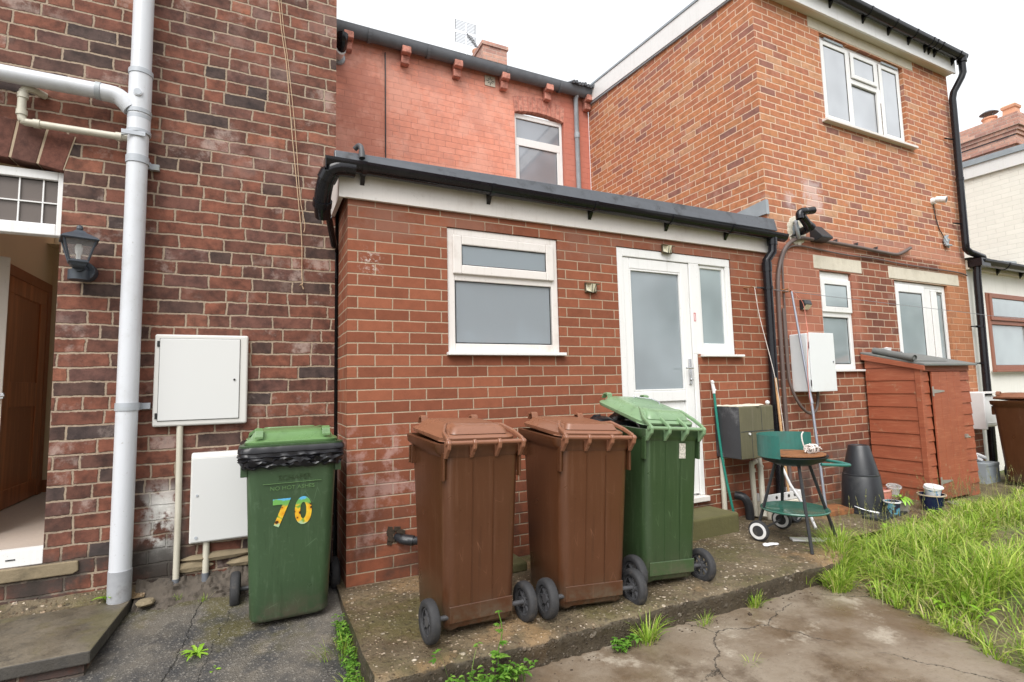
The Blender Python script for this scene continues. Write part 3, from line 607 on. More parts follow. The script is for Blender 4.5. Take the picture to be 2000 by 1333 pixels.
m = MB(); m.tube([(-.10, .16, 2.36), (-.02, .46, 2.2), (-.014, .46, 2.0)], .022, 10); m.build('swan_neck', K['gutter_black'], gx, smooth=True)
m = MB(); m.tube([(-.014, .46, 2.5), (-.014, .46, -.1)], .013, 10); m.build('gap_pipe', K['gasket'], ext)
m = MB(); m.tube([(.075, -.085, 2.70), (.072, -.07, 2.765), (.060, -.04, 2.79), (.040, -.015, 2.775)], .017, 12, smoothpath=4); m.tube([(.075, -.085, 2.69), (.074, -.078, 2.735)], .020, 12)
tag(m.build('vent_pipe', K['hub_grey'], None, smooth=True), 'short grey bent overflow pipe standing on the extension roof edge at the left corner', 'pipe')
# kitchen window
kw = MB(); x0, x1, z0, z1 = .675, 1.569, 1.448, 2.330
rim(kw, x0, x1, z0, z1, .055, .012, .07, wb=.06, wt=.05); kw.box(x0+.055, x1-.055, .012, .07, 1.955, 2.03)
wf = kw.build('window_frame', K['upvc_aged'], ext, bevel=.005)
v = MB(); rim(v, .713, 1.530, 2.000, 2.278, .066, -.010, .0115); sh = v.build('casement', K['upvc_aged'], wf, bevel=.007)
v = MB(); rim(v, .725, 1.512, 1.503, 1.962, .012, .020, .0301); 
pane(wf, .779, 1.464, 2.066, 2.212, .004, 'frosted_clear'); pane(wf, .735, 1.505, 1.512, 1.956, .028, 'frosted_clear')
g = MB(); g.quad((.5, .9, 1.2), (1.8, .9, 1.2), (1.8, .9, 2.55), (.5, .9, 2.55)); g.quad((.5, .101, 1.2), (.5, .9, 1.2), (.5, .9, 2.55), (.5, .101, 2.55)); g.quad((1.8, .101, 1.2), (1.8, .9, 1.2), (1.8, .9, 2.55), (1.8, .101, 2.55)); g.quad((.5, .101, 2.55), (1.8, .101, 2.55), (1.8, .9, 2.55), (.5, .9, 2.55)); g.quad((.5, .101, 1.47), (1.8, .101, 1.47), (1.8, .9, 1.47), (.5, .9, 1.47)); g.build('kitchen_wall', K['plaster'], ext)
for i, (bx0, bh0, br0, bm0) in enumerate(((.88, .15, .05, 'bulb'), (1.30, .25, .045, 'bulb'), (1.40, .15, .055, 'pipe_grey'), (1.16, .10, .05, 'bbq_green'), (1.02, .09, .03, 'pink_plastic'))):
    tag(MB().lathe([(0, 1.471), (br0, 1.472), (br0, 1.471+bh0*.75), (br0*.45, 1.471+bh0*.85), (br0*.45, 1.471+bh0), (0, 1.471+bh0)], (bx0, .115+.01*(i % 2), 0), 18).build('bottle', K[bm0], None, smooth=True), ('blurred white bottle at the left behind the frosted kitchen window', 'tall blurred white bottle at the right behind the frosted kitchen window', 'wide pale blurred bottle furthest right behind the kitchen window', 'dim greenish bottle low in the middle behind the kitchen window', 'small pinkish bottle low behind the kitchen window')[i], 'bottle', 'bottles on the kitchen window sill')
m = MB(); m.box(.660, 1.600, -.045, .012, 1.424, 1.447); m.build('window_sill', K['upvc'], ext, bevel=.004)
# door, sidelight and frame in one white unit
df = MB(); Y0, Y1 = .008, .075
df.box(2.137, 2.205, Y0, Y1, .235, 2.335); df.box(2.205, 3.442, Y0, Y1, 2.262, 2.335); df.box(2.935, 3.05, Y0, Y1, 1.447, 2.262); df.box(2.935, 2.985, Y0, Y1, .235, 1.447)
df.box(3.385, 3.442, Y0, Y1, 1.447, 2.262); df.box(3.05, 3.385, Y0, Y1, 1.447, 1.515)
dfo = df.build('door_frame', K['upvc'], ext, bevel=.005)
pane(dfo, 3.082, 3.372, 1.540, 2.255, .040, 'frosted_light'); v = MB(); rim(v, 3.051, 3.384, 1.516, 2.261, .03, .024, .06); v.build('glazing_bead', K['upvc'], dfo, bevel=.006)
dl = MB(); dl.box(2.208, 2.275, .018, .065, .25, 2.258); dl.box(2.835, 2.930, .018, .065, .25, 2.258); dl.box(2.275, 2.835, .018, .065, 2.165, 2.258); dl.box(2.275, 2.835, .018, .065, 1.045, 1.135); dl.box(2.275, 2.835, .018, .065, .25, .38)
dr = dl.build('door', K['upvc'], ext, bevel=.006)
pane(dr, 2.280, 2.828, 1.145, 2.160, .040, 'frosted_glass')
v = MB(); rim(v, 2.276, 2.834, 1.136, 2.164, .014, .020, .0391); v.build('glazing_bead', K['upvc'], dr, bevel=.003)
v = MB(); v.box(2.276, 2.834, .040, .055, .381, 1.044); v.box(2.34, 2.77, .030, .0399, .45, .98); v.build('door_panel', K['upvc'], dr, bevel=.008)
v = MB(); v.box(2.872, 2.902, .002, .0175, 1.185, 1.405); v.tube([(2.887, .004, 1.325), (2.887, -.028, 1.325), (2.800, -.036, 1.325)], .008, 10); v.lathe([(.012, 0), (.012, .01)], (2.887, .000, 1.225), 12, Matrix.Rotation(R(90), 4, 'X')); v.build('door_handle', K['chrome'], dr, bevel=.003, smooth=True)
v = MB(); v.box(2.13, 2.99, -.04, .09, .19, .233); v.build('threshold', K['upvc_aged'], ext, bevel=.005)
v = MB(); v.box(3.01, 3.515, -.045, .012, 1.424, 1.444); v.build('window_sill', K['upvc'], ext, bevel=.004)
v = MB(); rim(v, 2.962, 2.984, 1.74, 1.815, .005, .0055, .0079); v.build('letter_mark', K['red_mark'], ext, bevel=.002)
# core void where the old waste pipe leaves the wall
v = MB()
for i in range(26):
    a = random.random()*6.28; r_ = .02+.035*random.random(); px, pz = .30+r_*math.cos(a)*1.1, .275+r_*math.sin(a); s_ = .007+.012*random.random()
    v.prism([(px-s_, pz-s_*.6), (px+s_*.8, pz-s_), (px+s_, pz+s_*.7), (px-s_*.5, pz+s_)], 'y', -.004-.012*random.random(), .002)
v.build('broken_mortar', K['soil'], ext)
v = MB(); v.tube([(.31, .02, .262), (.36, -.06, .245), (.60, -.10, .235), (.95, -.10, .22)], .026, 14, smoothpath=4); v.tube([(.34, -.035, .25), (.40, -.075, .243)], .032, 14)
tag(v.build('waste_pipe', K['black_plastic'], None, smooth=True), 'black waste pipe leaving a rough hole low in the brick extension wall', 'pipe')

# ================================================================ PAINTED HOUSE BEHIND
ph = thing('painted_house', 'salmon painted brick house with corbelled eaves rising behind the extension roof', 'house', (1.8, 2.95, 0))
m = MB(); wall_y(m, -4, 3.985, 1.5, 5.70, 2.95, .12, [(2.715, 3.535, 4.02, 5.19)], back=False); m.build('wall', K['brick_painted'], ph)
arch(ph, 3.125, .41, 5.125, .055, .235, 11, 2.944, 3.05, 'voussoir_painted', 'mortar_painted', .06)
f_ = MB(); rim(f_, 2.722, 3.528, 4.03, 5.135, .042, 3.0, 3.06, wt=.07); f_.box(2.764, 3.486, 3.0, 3.06, 4.66, 4.775); f_.box(2.764, 2.80, 3.0, 3.055, 4.072, 4.66); f_.box(3.435, 3.486, 3.0, 3.055, 4.072, 4.66)
wf = f_.build('window_frame', K['upvc'], ph, bevel=.006); pane(wf, 2.764, 3.486, 4.775, 5.065, 3.02, 'clear_glass'); pane(wf, 2.80, 3.435, 4.072, 4.66, 3.02, 'clear_glass')
for cx in (.41, 1.125, 1.83, 2.53, 3.235, 3.93):
    c = MB(); c.box(cx-.058, cx+.058 if cx < 3.9 else 3.984, 2.79, 2.949, 5.485, 5.575); c.box(cx-.054, cx+.05, 2.86, 2.949, 5.375, 5.484); c.build('corbel', K['voussoir_painted'], ph, bevel=.012, seg=3)
g_ = half_gutter(ph, -4, 3.95, 2.855, 5.655, .080, 'slate', 'gutter', sq=1.5, z_end=5.66)
for bx in (.72, 1.50, 2.62, 3.05): m = MB().box(bx-.02, bx+.02, 2.73, 2.94, 5.51, 5.655); 
for bx in (.66, 1.42, 2.55, 3.42):
    b = MB(); b.loft([[(x, 2.855+.091*math.cos(a), 5.655+.134*math.sin(a)) for a in [math.pi+math.pi*k/10 for k in range(11)]]+[(x, 2.855+.083*math.cos(a), 5.655+.125*math.sin(a)) for a in [2*math.pi-math.pi*k/10 for k in range(11)]] for x in (bx-.02, bx+.02)]); b.build('gutter_joint', K['slate'], g_)
m = MB(); m.quad((-4, 2.78, 5.67), (3.99, 2.78, 5.67), (3.99, 6.2, 7.75), (-4, 6.2, 7.75)); m.build('roof', K['slate'], ph)
for i in range(16): pass
v = MB()
for i in range(9):
    x = 3.60+i*.05; v.tube([(x, 2.72, 5.665+.01*math.sin(i*2)), (x, 2.95, 5.75)], .024, 8)
v.build('roof_tile', K['slate'], ph, smooth=True)
# air vent grille beside the fourth corbel
v = MB(); v.box(2.262, 2.42, 2.938, 2.949, 5.405, 5.555); vp = v.build('air_vent', K['concrete_lintel'], ph, bevel=.004)
v = MB()
for a in range(0, 360, 45):
    c_, s_ = math.cos(R(a)), math.sin(R(a)); L = .062 if a % 90 == 0 else .045
    p0 = (2.341+.022*c_, 5.48+.022*s_); p1 = (2.341+L*c_, 5.48+L*s_); w_ = .0045
    v.prism([(p0[0]+s_*w_, p0[1]-c_*w_), (p1[0]+s_*w_, p1[1]-c_*w_), (p1[0]-s_*w_, p1[1]+c_*w_), (p0[0]-s_*w_, p0[1]+c_*w_)], 'y', 2.9365, 2.9379)
v.build('vent_slot', K['gasket'], vp)
c = MB(); c.box(3.13, 3.62, 5.0, 5.75, 6.4, 7.56); c.box(3.105, 3.645, 4.975, 5.775, 7.56, 7.63); ch = c.build('chimney', K['brick_chimney'], ph)
c = MB(); c.lathe([(.09, 7.6), (.085, 7.72), (.10, 7.74), (.10, 7.76), (.07, 7.76)], (3.22, 5.5, 0), 16); c.build('chimney_pot', K['terracotta'], ch, smooth=True)
v = MB(); v.tube([(.878, 2.935, 5.5), (.882, 2.935, 3.2)], .008, 8); tag(v.build('wall_cable', K['black_plastic'], None), 'thin dark cable running straight down the salmon painted wall', 'cable')
v = MB(); v.tube([(3.735, 2.83, 5.60), (3.735, 2.90, 5.52), (3.735, 2.90, 2.8)], .036, 14); v.tube([(3.735, 2.90, 4.9), (3.735, 2.90, 4.98)], .042, 14); tag(v.build('rain_pipe', K['lead'], None, smooth=True), 'slim grey rain pipe on the salmon painted wall right of its window', 'drainpipe')
fl = thing('flue', 'black and white boiler flue poking from the painted wall beside the old brick corner', 'flue', (.30, 2.95, 5.3))
v = MB(); v.tube([(.30, 2.95, 5.30), (.31, 2.72, 5.25)], .055, 16); v.build('flue_pipe', K['white_plastic'], fl, smooth=True)
v = MB(); v.tube([(.31, 2.76, 5.27), (.315, 2.66, 5.33), (.315, 2.64, 5.40)], .062, 16, smoothpath=3); v.build('flue_bend', K['gutter_black'], fl, smooth=True)
v = MB(); v.lathe([(.09, 0), (.085, .03), (.06, .04)], (.30, 2.95, 5.28), 18, Matrix.Rotation(R(90), 4, 'X')); v.build('collar', K['lead'], fl, smooth=True)
# aerial
ae = thing('tv_aerial', 'thin metal rooftop aerial with many crossbars against the white sky', 'aerial', (2.7, 5, 7.0))
v = MB(); v.tube([(2.80, 5, 6.8), (2.80, 5, 7.86)], .011, 6); v.build('mast', K['steel'], ae)
v = MB(); ax = [(2.80, 5.0, 7.70), (2.90, 4.75, 7.28)]; v.tube(ax, .010, 6)
for k in range(12):
    t = k/11; c_ = Vector(ax[0]).lerp(Vector(ax[1]), .2+.8*t); L = .07-.035*t; v.tube([c_+Vector((-L, -.0, 0)), c_+Vector((L, .0, 0))], .0045, 5)
v.build('boom', K['hub_grey'], ae)
v = MB()
for sgn in (1, -1):
    for k in range(7):
        z = 7.70+sgn*(.04+.028*k); v.tube([(2.60, 5.03-.0*k, z), (2.99, 5.03, z)], .0032, 5)
    for xx in (2.60, 2.99): v.tube([(xx, 5.03, 7.70+sgn*.03), (xx+.005*sgn, 5.03, 7.70+sgn*.22)], .006, 5)
v.build('reflector', K['hub_grey'], ae)

# ================================================================ TWO-STOREY WING
tw = thing('brick_wing', 'tall orange brick two-storey wing with white windows and deep white eaves', 'house extension', (5.8, 0, 0))
XE = 7.72
m = MB(); wall_y(m, 3.99, XE, 2.62, 5.25, 0, .10, [(5.05, 6.67, 4.03, 5.06)], back=False)
m.quad((3.99, 0, 2.0), (3.99, 0, 5.30), (3.99, 2.948, 5.53), (3.99, 2.948, 2.0)); m.quad((XE, 0, -.3), (XE, 2.9, -.3), (XE, 2.9, 5.4), (XE, 0, 5.2)); 
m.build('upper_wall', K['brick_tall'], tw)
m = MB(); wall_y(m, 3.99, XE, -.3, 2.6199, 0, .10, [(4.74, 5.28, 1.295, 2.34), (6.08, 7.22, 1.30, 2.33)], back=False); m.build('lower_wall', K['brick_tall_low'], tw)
for nm, a, b, c_, d_ in (('lintel', 4.865, 6.90, 5.075, 5.195), ('lintel', 4.655, 5.468, 2.352, 2.495), ('lintel', 5.98, 7.50, 2.342, 2.482)):
    m = MB(); m.box(a, b, -.006, .09, c_, d_); m.build(nm, K['concrete_lintel'], tw, bevel=.005)
# eaves
m = MB(); m.box(3.955, XE-.01, -.085, .0, 5.200, 5.216); m.build('soffit', K['soffit'], tw)
m = MB(); m.box(3.95, XE, -.11, -.086, 5.185, 5.39); m.build('fascia', K['upvc'], tw, bevel=.003)
m = MB(); m.prism([(-.11, 5.265), (-.11, 5.505), (2.95, 5.735), (2.95, 5.50)], 'x', 3.955, 3.982); m.build('bargeboard', K['upvc'], tw)
m = MB(); m.prism([(-.11, 5.25), (-.11, 5.2645), (2.95, 5.4995), (2.95, 5.47)], 'x', 3.965, 3.989); m.build('soffit_trim', K['lead'], tw)
m = MB(); m.prism([(-.13, 5.507), (-.13, 5.535), (2.95, 5.765), (2.95, 5.737)], 'x', 3.945, 4.03); m.build('roof_edge', K['lead'], tw)
m = MB(); m.quad((3.96, -.1, 5.50), (XE, -.1, 5.40), (XE+.07, 3.4, 5.70), (3.96, 3.4, 5.74)); m.build('roof', K['felt'], tw)
half_gutter(tw, 3.9, XE+.06, -.178, 5.415, .062, 'gutter_black', sq=1.15, z_end=5.395, brk=(4.5, 5.1, 5.70, 6.20, 6.62, 6.98, 7.07, 7.20, 7.62))
# upper window: casement, split middle, casement
f_ = MB(); a, b, c_, d_ = 5.055, 6.665, 4.035, 5.055
rim(f_, a, b, c_, d_, .045, .04, .10); f_.box(5.60, 5.655, .04, .10, c_+.045, d_-.045); f_.box(6.150, 6.21, .04, .10, c_+.045, d_-.045); f_.box(5.655, 6.150, .04, .10, 4.63, 4.69)
wf = f_.build('window_frame', K['upvc'], tw, bevel=.004)
for (p, q, r_, s_) in ((5.102, 5.598, 4.082, 5.008), (5.657, 6.148, 4.692, 5.008), (6.212, 6.618, 4.082, 5.008)):
    v = MB(); rim(v, p, q, r_, s_, .05, .022, .0395); v.build('casement', K['upvc'], wf, bevel=.006); pane(wf, p+.05, q-.05, r_+.05, s_-.05, .034, 'curtained_glass')
pane(wf, 5.66, 6.145, 4.085, 4.625, .065, 'curtained_glass')
for p in (5.16, 6.25):
    v = MB(); v.box(p, p+.34, .010, .0215, 5.015, 5.04); v.build('trickle_vent', K['lead'], wf)
v = MB(); v.box(4.99, 6.75, -.06, .04, 4.003, 4.033); v.build('window_sill', K['upvc_aged'], tw, bevel=.004)
# narrow ground-floor window
f_ = MB(); a, b, c_, d_ = 4.743, 5.277, 1.300, 2.336; rim(f_, a, b, c_, d_, .05, .03, .09, wt=.075, wb=.055); f_.box(a+.05, b-.05, .03, .09, 1.855, 1.925)
wf = f_.build('window_frame', K['upvc'], tw, bevel=.005)
v = MB(); rim(v, a+.03, b-.005, 1.905, 2.262, .06, .012, .0295); v.build('casement', K['upvc'], wf, bevel=.006); pane(wf, a+.09, b-.065, 1.965, 2.20, .022, 'frosted_light'); pane(wf, a+.055, b-.055, 1.36, 1.85, .05, 'frosted_light')
v = MB(); v.box(4.70, 5.345, -.035, .03, 1.277, 1.298); v.build('window_sill', K['upvc'], tw, bevel=.004)
# wide ground-floor window behind the shed
f_ = MB(); a, b, c_, d_ = 6.085, 7.215, 1.305, 2.325; rim(f_, a, b, c_, d_, .05, .03, .09); f_.box(6.70, 6.88, .03, .09, c_+.05, d_-.05); f_.box(6.88, b-.05, .03, .09, 2.245, d_-.05)
wf = f_.build('window_frame', K['upvc'], tw, bevel=.005)
v = MB(); rim(v, 6.12, 6.72, 1.34, 2.29, .055, .010, .0295, wt=.09); v.build('casement', K['upvc'], wf, bevel=.006); pane(wf, 6.175, 6.665, 1.40, 2.195, .022, 'frosted_light'); pane(wf, 6.985, 7.15, 1.37, 2.215, .045, 'frosted_light')
v = MB(); v.box(6.88, 6.985, .012, .0295, 1.36, 2.24); v.box(6.76, 6.765, .026, .0299, 1.36, 2.27); v.build('cover_strip', K['upvc'], wf, bevel=.003)

# ================================================================ WHITE HOUSE NEXT DOOR
wh = thing('white_extension', 'white rendered single-storey extension with brown timber window beyond the brick wing', 'house extension', (8.8, .02, 0))
m = MB(); wall_y(m, XE+.003, 10.0, -.3, 2.66, .02, .10, [(8.19, 9.32, 1.27, 2.31)], back=False); m.build('wall', K['white_render'], wh)
f_ = MB(); rim(f_, 8.195, 9.315, 1.275, 2.305, .06, .0, .09); f_.box(8.255, 9.255, .0, .09, 1.88, 1.935); wf = f_.build('window_frame', K['brown_timber'], wh, bevel=.004)
v = MB(); rim(v, 8.225, 9.285, 1.935, 2.29, .055, -.02, -.0005); v.build('casement', K['brown_timber'], wf, bevel=.004)
pane(wf, 8.28, 9.23, 1.99, 2.235, -.008, 'frosted_light'); pane(wf, 8.255, 9.255, 1.335, 1.88, .03, 'frosted_light')
v = MB(); v.box(8.13, 9.38, -.05, .0, 1.245, 1.274); v.build('window_sill', K['brown_timber'], wh, bevel=.004)
half_gutter(wh, 7.80, 10.2, -.11, 2.69, .075, 'gutter_black', sq=1.1, brk=(8.45, 9.1, 9.6))
m = MB(); m.box(7.73, 10.0, -.03, .019, 2.58, 2.70); m.build('fascia', K['soffit'], wh)
m = MB(); m.quad((7.73, -.1, 2.72), (10, -.1, 2.72), (10, 2.9, 3.05), (7.73, 2.9, 3.05)); m.build('roof', K['felt'], wh)
m = MB(); m.prism([(7.9, 2.70), (9.99, 2.70), (9.99, 2.95), (8.6, 2.86)], 'y', .30, .34); m.build('roof_edge', K['lead'], wh)
ws = thing('white_house', 'tall whitewashed brick side wall under a white bargeboard at the right edge', 'house', (10, 1, 0))
m = MB(); m.quad((10, -.02, 2.0), (10, -.02, 4.45), (10, 3.2, 4.60), (10, 3.2, 2.0)); m.quad((10, -.02, 0), (13, -.02, 0), (13, -.02, 4.45), (10, -.02, 4.45)); m.build('wall', K['brick_whitewash'], ws)
m = MB(); m.prism([(-.14, 4.42), (-.14, 4.62), (3.2, 4.70), (3.2, 4.50)], 'x', 9.955, 9.995); m.build('bargeboard', K['upvc'], ws)
m = MB(); m.prism([(-.16, 4.62), (-.16, 4.71), (3.2, 4.80), (3.2, 4.70)], 'x', 9.93, 10.1); m.build('roof_edge', K['lead'], ws)
# slate roof and long chimney stack behind it
sr = thing('terrace_house', 'grey slate roof slope showing over the whitewashed wall below the big chimney', 'house', (13, 2, 4))
m = MB(); m.quad((10.5, 1.6, 4.5), (16, 1.6, 4.5), (16, 3.8, 6.2), (10.5, 3.8, 5.9)); m.build('roof', K['slate'], sr)
m = MB(); m.prism([(.9, 5.05), (3.4, 5.90), (3.4, 6.02), (.9, 5.17)], 'x', 13.0, 13.06); m.build('roof_edge', K['lead'], sr)
m = MB(); m.box(10.5, 16, 3.0, 3.2, 2, 5.2); m.build('wall', K['brick_chimney'], sr)
cs = thing('chimney_stack', 'long pinkish brick chimney stack with moulded courses and pots against the sky', 'chimney', (14, 2.5, 5))
m = MB(); m.box(14.06, 15.0, 1.56, 4.2, 3.5, 6.16); m.box(14.0, 15.06, 1.50, 4.26, 6.16, 6.36); m.box(13.97, 15.09, 1.47, 4.29, 6.36, 6.44); m.box(13.94, 15.12, 1.44, 4.32, 6.44, 6.52); m.box(13.90, 15.16, 1.40, 4.36, 6.52, 6.80); m.build('stack', K['brick_chimney'], cs)
m = MB(); m.box(13.998, 14.03, 1.498, 4.262, 6.335, 6.3599); m.build('shadow_course', K['slate'], cs)
for cy_, sq in ((1.62, 1), (2.0, 0), (2.95, 0)):
    v = MB()
    if sq: v.lathe([(.17, 6.80), (.15, 7.0), (.18, 7.02), (.19, 7.07), (.15, 7.1)], (14.25, cy_, 0), 4, Matrix.Rotation(R(45), 4, 'Z')); p = v.build('chimney_pot', K['terracotta'], cs)
    else:
        v.lathe([(.13, 6.78), (.12, 6.95), (.14, 6.97), (.14, 7.0), (.10, 7.0)], (14.25, cy_, 0), 20); p = v.build('chimney_pot', K['terracotta'], cs, smooth=True)
        v = MB(); v.lathe([(.02, 7.10), (.17, 7.10), (.10, 7.15), (.0, 7.16)], (14.25, cy_, 0), 20)
        for a in (0, 2.1, 4.2): v.tube([(14.25+.10*math.cos(a), cy_+.10*math.sin(a), 6.98), (14.25+.10*math.cos(a), cy_+.10*math.sin(a), 7.11)], .008, 6)
        v.build('cowl', K['slate'], p, smooth=True)
# ================================================================ WHEELIE BINS (front of the bin towards +y, hinge towards -y)
BY = -.25   # hinge face of the body
def bin_body_w(z): t = z/.90; return .352+.055*t, .405+.105*t
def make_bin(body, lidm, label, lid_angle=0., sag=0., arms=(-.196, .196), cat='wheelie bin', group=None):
    t = thing('wheelie_bin', label, cat, (0, 0, 0), group)
    b = MB(); L = []
    for z, ins in ((.03, .02), (.04, .006), (.055, 0), (.30, 0), (.6, 0), (.85, 0)):
        w, d = bin_body_w(z); L.append([(x, y, zz+max(0, (.03-(y-BY))*1.6)*(z < .06)) for x, y, zz in rrect(0, BY+d/2, w-2*ins, d-2*ins, .05, z, 6)])
    w, d = bin_body_w(.85)
    L += [rrect(0, BY+d/2, w+.004, d+.004, .05, .852, 6), rrect(0, BY+d/2+.012, w+.055, d+.03, .055, .878, 6), rrect(0, BY+d/2+.014, w+.062, d+.036, .055, .915, 6), rrect(0, BY+d/2+.01, w+.02, d+.01, .05, .917, 6), rrect(0, BY+d/2, w-.03, d-.03, .045, .80, 6)]
    L = L[:6]+[[(x, y, z+(y-BY)*.045) for x, y, z in l] for l in L[6:]]
    b.loft(L, True, False); bo = b.build('body', K[body], t, smooth=True)
    for x in (-.055, .055):   # moulded lines on the hinge face
        m = MB(); m.prism([(BY-.0012, .13), (BY-.0032, .13), (BY-.0032, .83), (BY-.0012, .83)], 'x', x-.002, x+.002); m.build('moulding', K[body], bo)
    m = MB(); m.prism([(BY-.001, .075), (BY-.0045, .078), (BY-.0045, .150), (BY-.001, .154)], 'x', -.162, .162); m.build('toe_band', K[body], bo, bevel=.002)
    for s in (-1, 1):
        for y in (.17, .21): m = MB(); m.box(s*.196, s*.226, y, y+.012, .78, .878); m.build('side_rib', K[body], bo, bevel=.003)
        m = MB(); m.prism([(BY-.002, .74), (BY+.03, .74), (BY+.03, .875), (BY-.002, .875)], 'x', s*.196, s*.208); m.build('side_rib', K[body], bo, bevel=.003)
    HY, HZ = BY-.034, .924
    for x in (-.196, -.066, .066, .196):
        m = MB(); m.prism([(BY, .845), (BY-.012, .850), (BY-.034, .880), (BY-.050, .895), (BY-.055, .925), (BY-.046, .940), (BY-.034, .941), (BY-.022, .925), (BY-.008, .913), (BY, .916)], 'x', x-.009, x+.009)
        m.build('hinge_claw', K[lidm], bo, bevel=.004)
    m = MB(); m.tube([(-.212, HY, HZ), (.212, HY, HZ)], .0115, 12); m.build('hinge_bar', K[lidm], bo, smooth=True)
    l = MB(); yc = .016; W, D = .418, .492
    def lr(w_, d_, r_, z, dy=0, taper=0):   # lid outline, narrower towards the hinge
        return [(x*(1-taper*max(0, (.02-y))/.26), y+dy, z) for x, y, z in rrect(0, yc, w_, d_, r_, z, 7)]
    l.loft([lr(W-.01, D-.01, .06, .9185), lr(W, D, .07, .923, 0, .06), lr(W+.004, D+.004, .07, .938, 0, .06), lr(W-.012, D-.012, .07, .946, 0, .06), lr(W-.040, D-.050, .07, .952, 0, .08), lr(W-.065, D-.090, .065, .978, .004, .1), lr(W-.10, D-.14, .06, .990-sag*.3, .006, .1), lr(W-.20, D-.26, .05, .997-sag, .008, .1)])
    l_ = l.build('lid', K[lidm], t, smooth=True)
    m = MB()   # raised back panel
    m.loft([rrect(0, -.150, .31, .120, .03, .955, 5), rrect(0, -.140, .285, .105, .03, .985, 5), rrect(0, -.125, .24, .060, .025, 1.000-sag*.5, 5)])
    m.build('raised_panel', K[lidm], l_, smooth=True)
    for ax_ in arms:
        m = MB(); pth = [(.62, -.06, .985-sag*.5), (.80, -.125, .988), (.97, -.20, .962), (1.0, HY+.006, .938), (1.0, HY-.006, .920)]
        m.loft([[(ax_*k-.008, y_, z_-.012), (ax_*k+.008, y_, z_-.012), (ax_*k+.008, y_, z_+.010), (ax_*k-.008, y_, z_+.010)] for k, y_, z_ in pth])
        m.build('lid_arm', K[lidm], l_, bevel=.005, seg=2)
    for s in (-1, 1):   # front finger grips
        m = MB(); m.loft([[(s*.15-.018, y_, z_), (s*.15+.018, y_, z_), (s*.15+.018, y_, z_+t_), (s*.15-.018, y_, z_+t_)] for y_, z_, t_ in ((.195, .955, .012), (.205, .985, .016), (.222, .994, .012), (.250, .985, .010), (.262, .955, .010))])
        m.build('lid_grip', K[lidm], l_, bevel=.004)
    lid_angle += 4.2
    if lid_angle:
        piv = Matrix.Translation((0, HY, HZ)) @ Matrix.Rotation(R(lid_angle), 4, 'X') @ Matrix.Translation((0, -HY, -HZ))
        for o in [l_]+list(l_.children): o.data.transform(piv)
    # axle and wheels
    m = MB(); m.tube([(-.235, BY+.024, .098), (.235, BY+.024, .098)], .012, 10); m.build('axle', K['hub_grey'], t, smooth=True)
    for s in (-1, 1):
        MM = Matrix.Translation((s*.248, BY+.024, .098)) @ Matrix.Rotation(R(90), 4, 'Y')
        m = MB(); m.lathe([(.066, -.021), (.084, -.024), (.094, -.019), (.098, -.010), (.098, .010), (.094, .019), (.084, .024), (.066, .021), (.062, .012), (.062, -.012)], (0, 0, 0), 32, MM, False, False)
        m.f += [((9*32+k), (9*32+(k+1) % 32), (k+1) % 32, k) for k in range(32)]
        wh_ = m.build('wheel', K['rubber'], t, smooth=True)
        m = MB(); m.lathe([(.0, -.014), (.024, -.014), (.024, .014), (0, .014)], (0, 0, 0), 16, MM); m.lathe([(.056, -.012), (.066, -.012), (.066, .012), (.056, .012)], (0, 0, 0), 28, MM, False, False)
        for k in range(8):
            a = 2*math.pi*k/8; n0 = len(m.v); m.box(-.004, .004, .018, .060, -.009, .009)
            m.xf(MM @ Matrix.Rotation(a, 4, 'Z'), n0)
        m.build('hub', K['hub_grey'], wh_, smooth=True)
    return t
def put(o, x, y, z, rz=0, ry=0): o.location = (x, y, z); o.rotation_euler = (0, R(ry), R(rz)); return o
g_ = 'wheelie bins lined up on the raised slab'
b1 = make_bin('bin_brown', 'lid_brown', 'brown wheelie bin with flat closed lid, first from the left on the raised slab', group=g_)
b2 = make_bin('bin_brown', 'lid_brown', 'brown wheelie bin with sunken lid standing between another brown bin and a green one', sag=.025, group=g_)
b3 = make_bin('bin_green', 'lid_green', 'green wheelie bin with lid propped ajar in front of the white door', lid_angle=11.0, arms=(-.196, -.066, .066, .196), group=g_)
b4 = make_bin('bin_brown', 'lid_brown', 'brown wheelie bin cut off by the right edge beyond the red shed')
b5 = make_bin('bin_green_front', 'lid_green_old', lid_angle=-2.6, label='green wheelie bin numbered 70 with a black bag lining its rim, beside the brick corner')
# black sacks bulging under the propped lid
v = MB(); rnd = random.Random(3)
for cx, cy_, cz, r_ in ((1.62, -.42, .90, .12), (1.80, -.43, .92, .12), (1.70, -.58, .895, .10)):
    pr = []
    for i in range(9):
        ph_ = math.pi*(i/8-.5); pr.append([(cx+r_*math.cos(ph_)*math.cos(a)*(1+.12*noise.noise(Vector((a*2, i, 1)))), cy_+r_*math.cos(ph_)*math.sin(a)*(1+.12*noise.noise(Vector((a*2, i, 4)))), cz+.72*r_*math.sin(ph_)+.02*noise.noise(Vector((a*3, i, 9)))) for a in [2*math.pi*k/20 for k in range(20)]])
    v.loft(pr)
tag(v.build('rubbish_bag', K['bag_black'], None, smooth=True), 'black rubbish sack bulging under the propped lid of the green bin', 'rubbish bag')
_l = [c for c in b3.children if c.name.startswith('lid')][0]
MB().tube([(.0, .10, 1.085), (.0, .115, 1.115), (.09, .05, 1.105), (.10, -.01, 1.085), (.10, -.02, 1.065)], .0042, 8).build('wire_handle', K['steel'], _l, smooth=True)
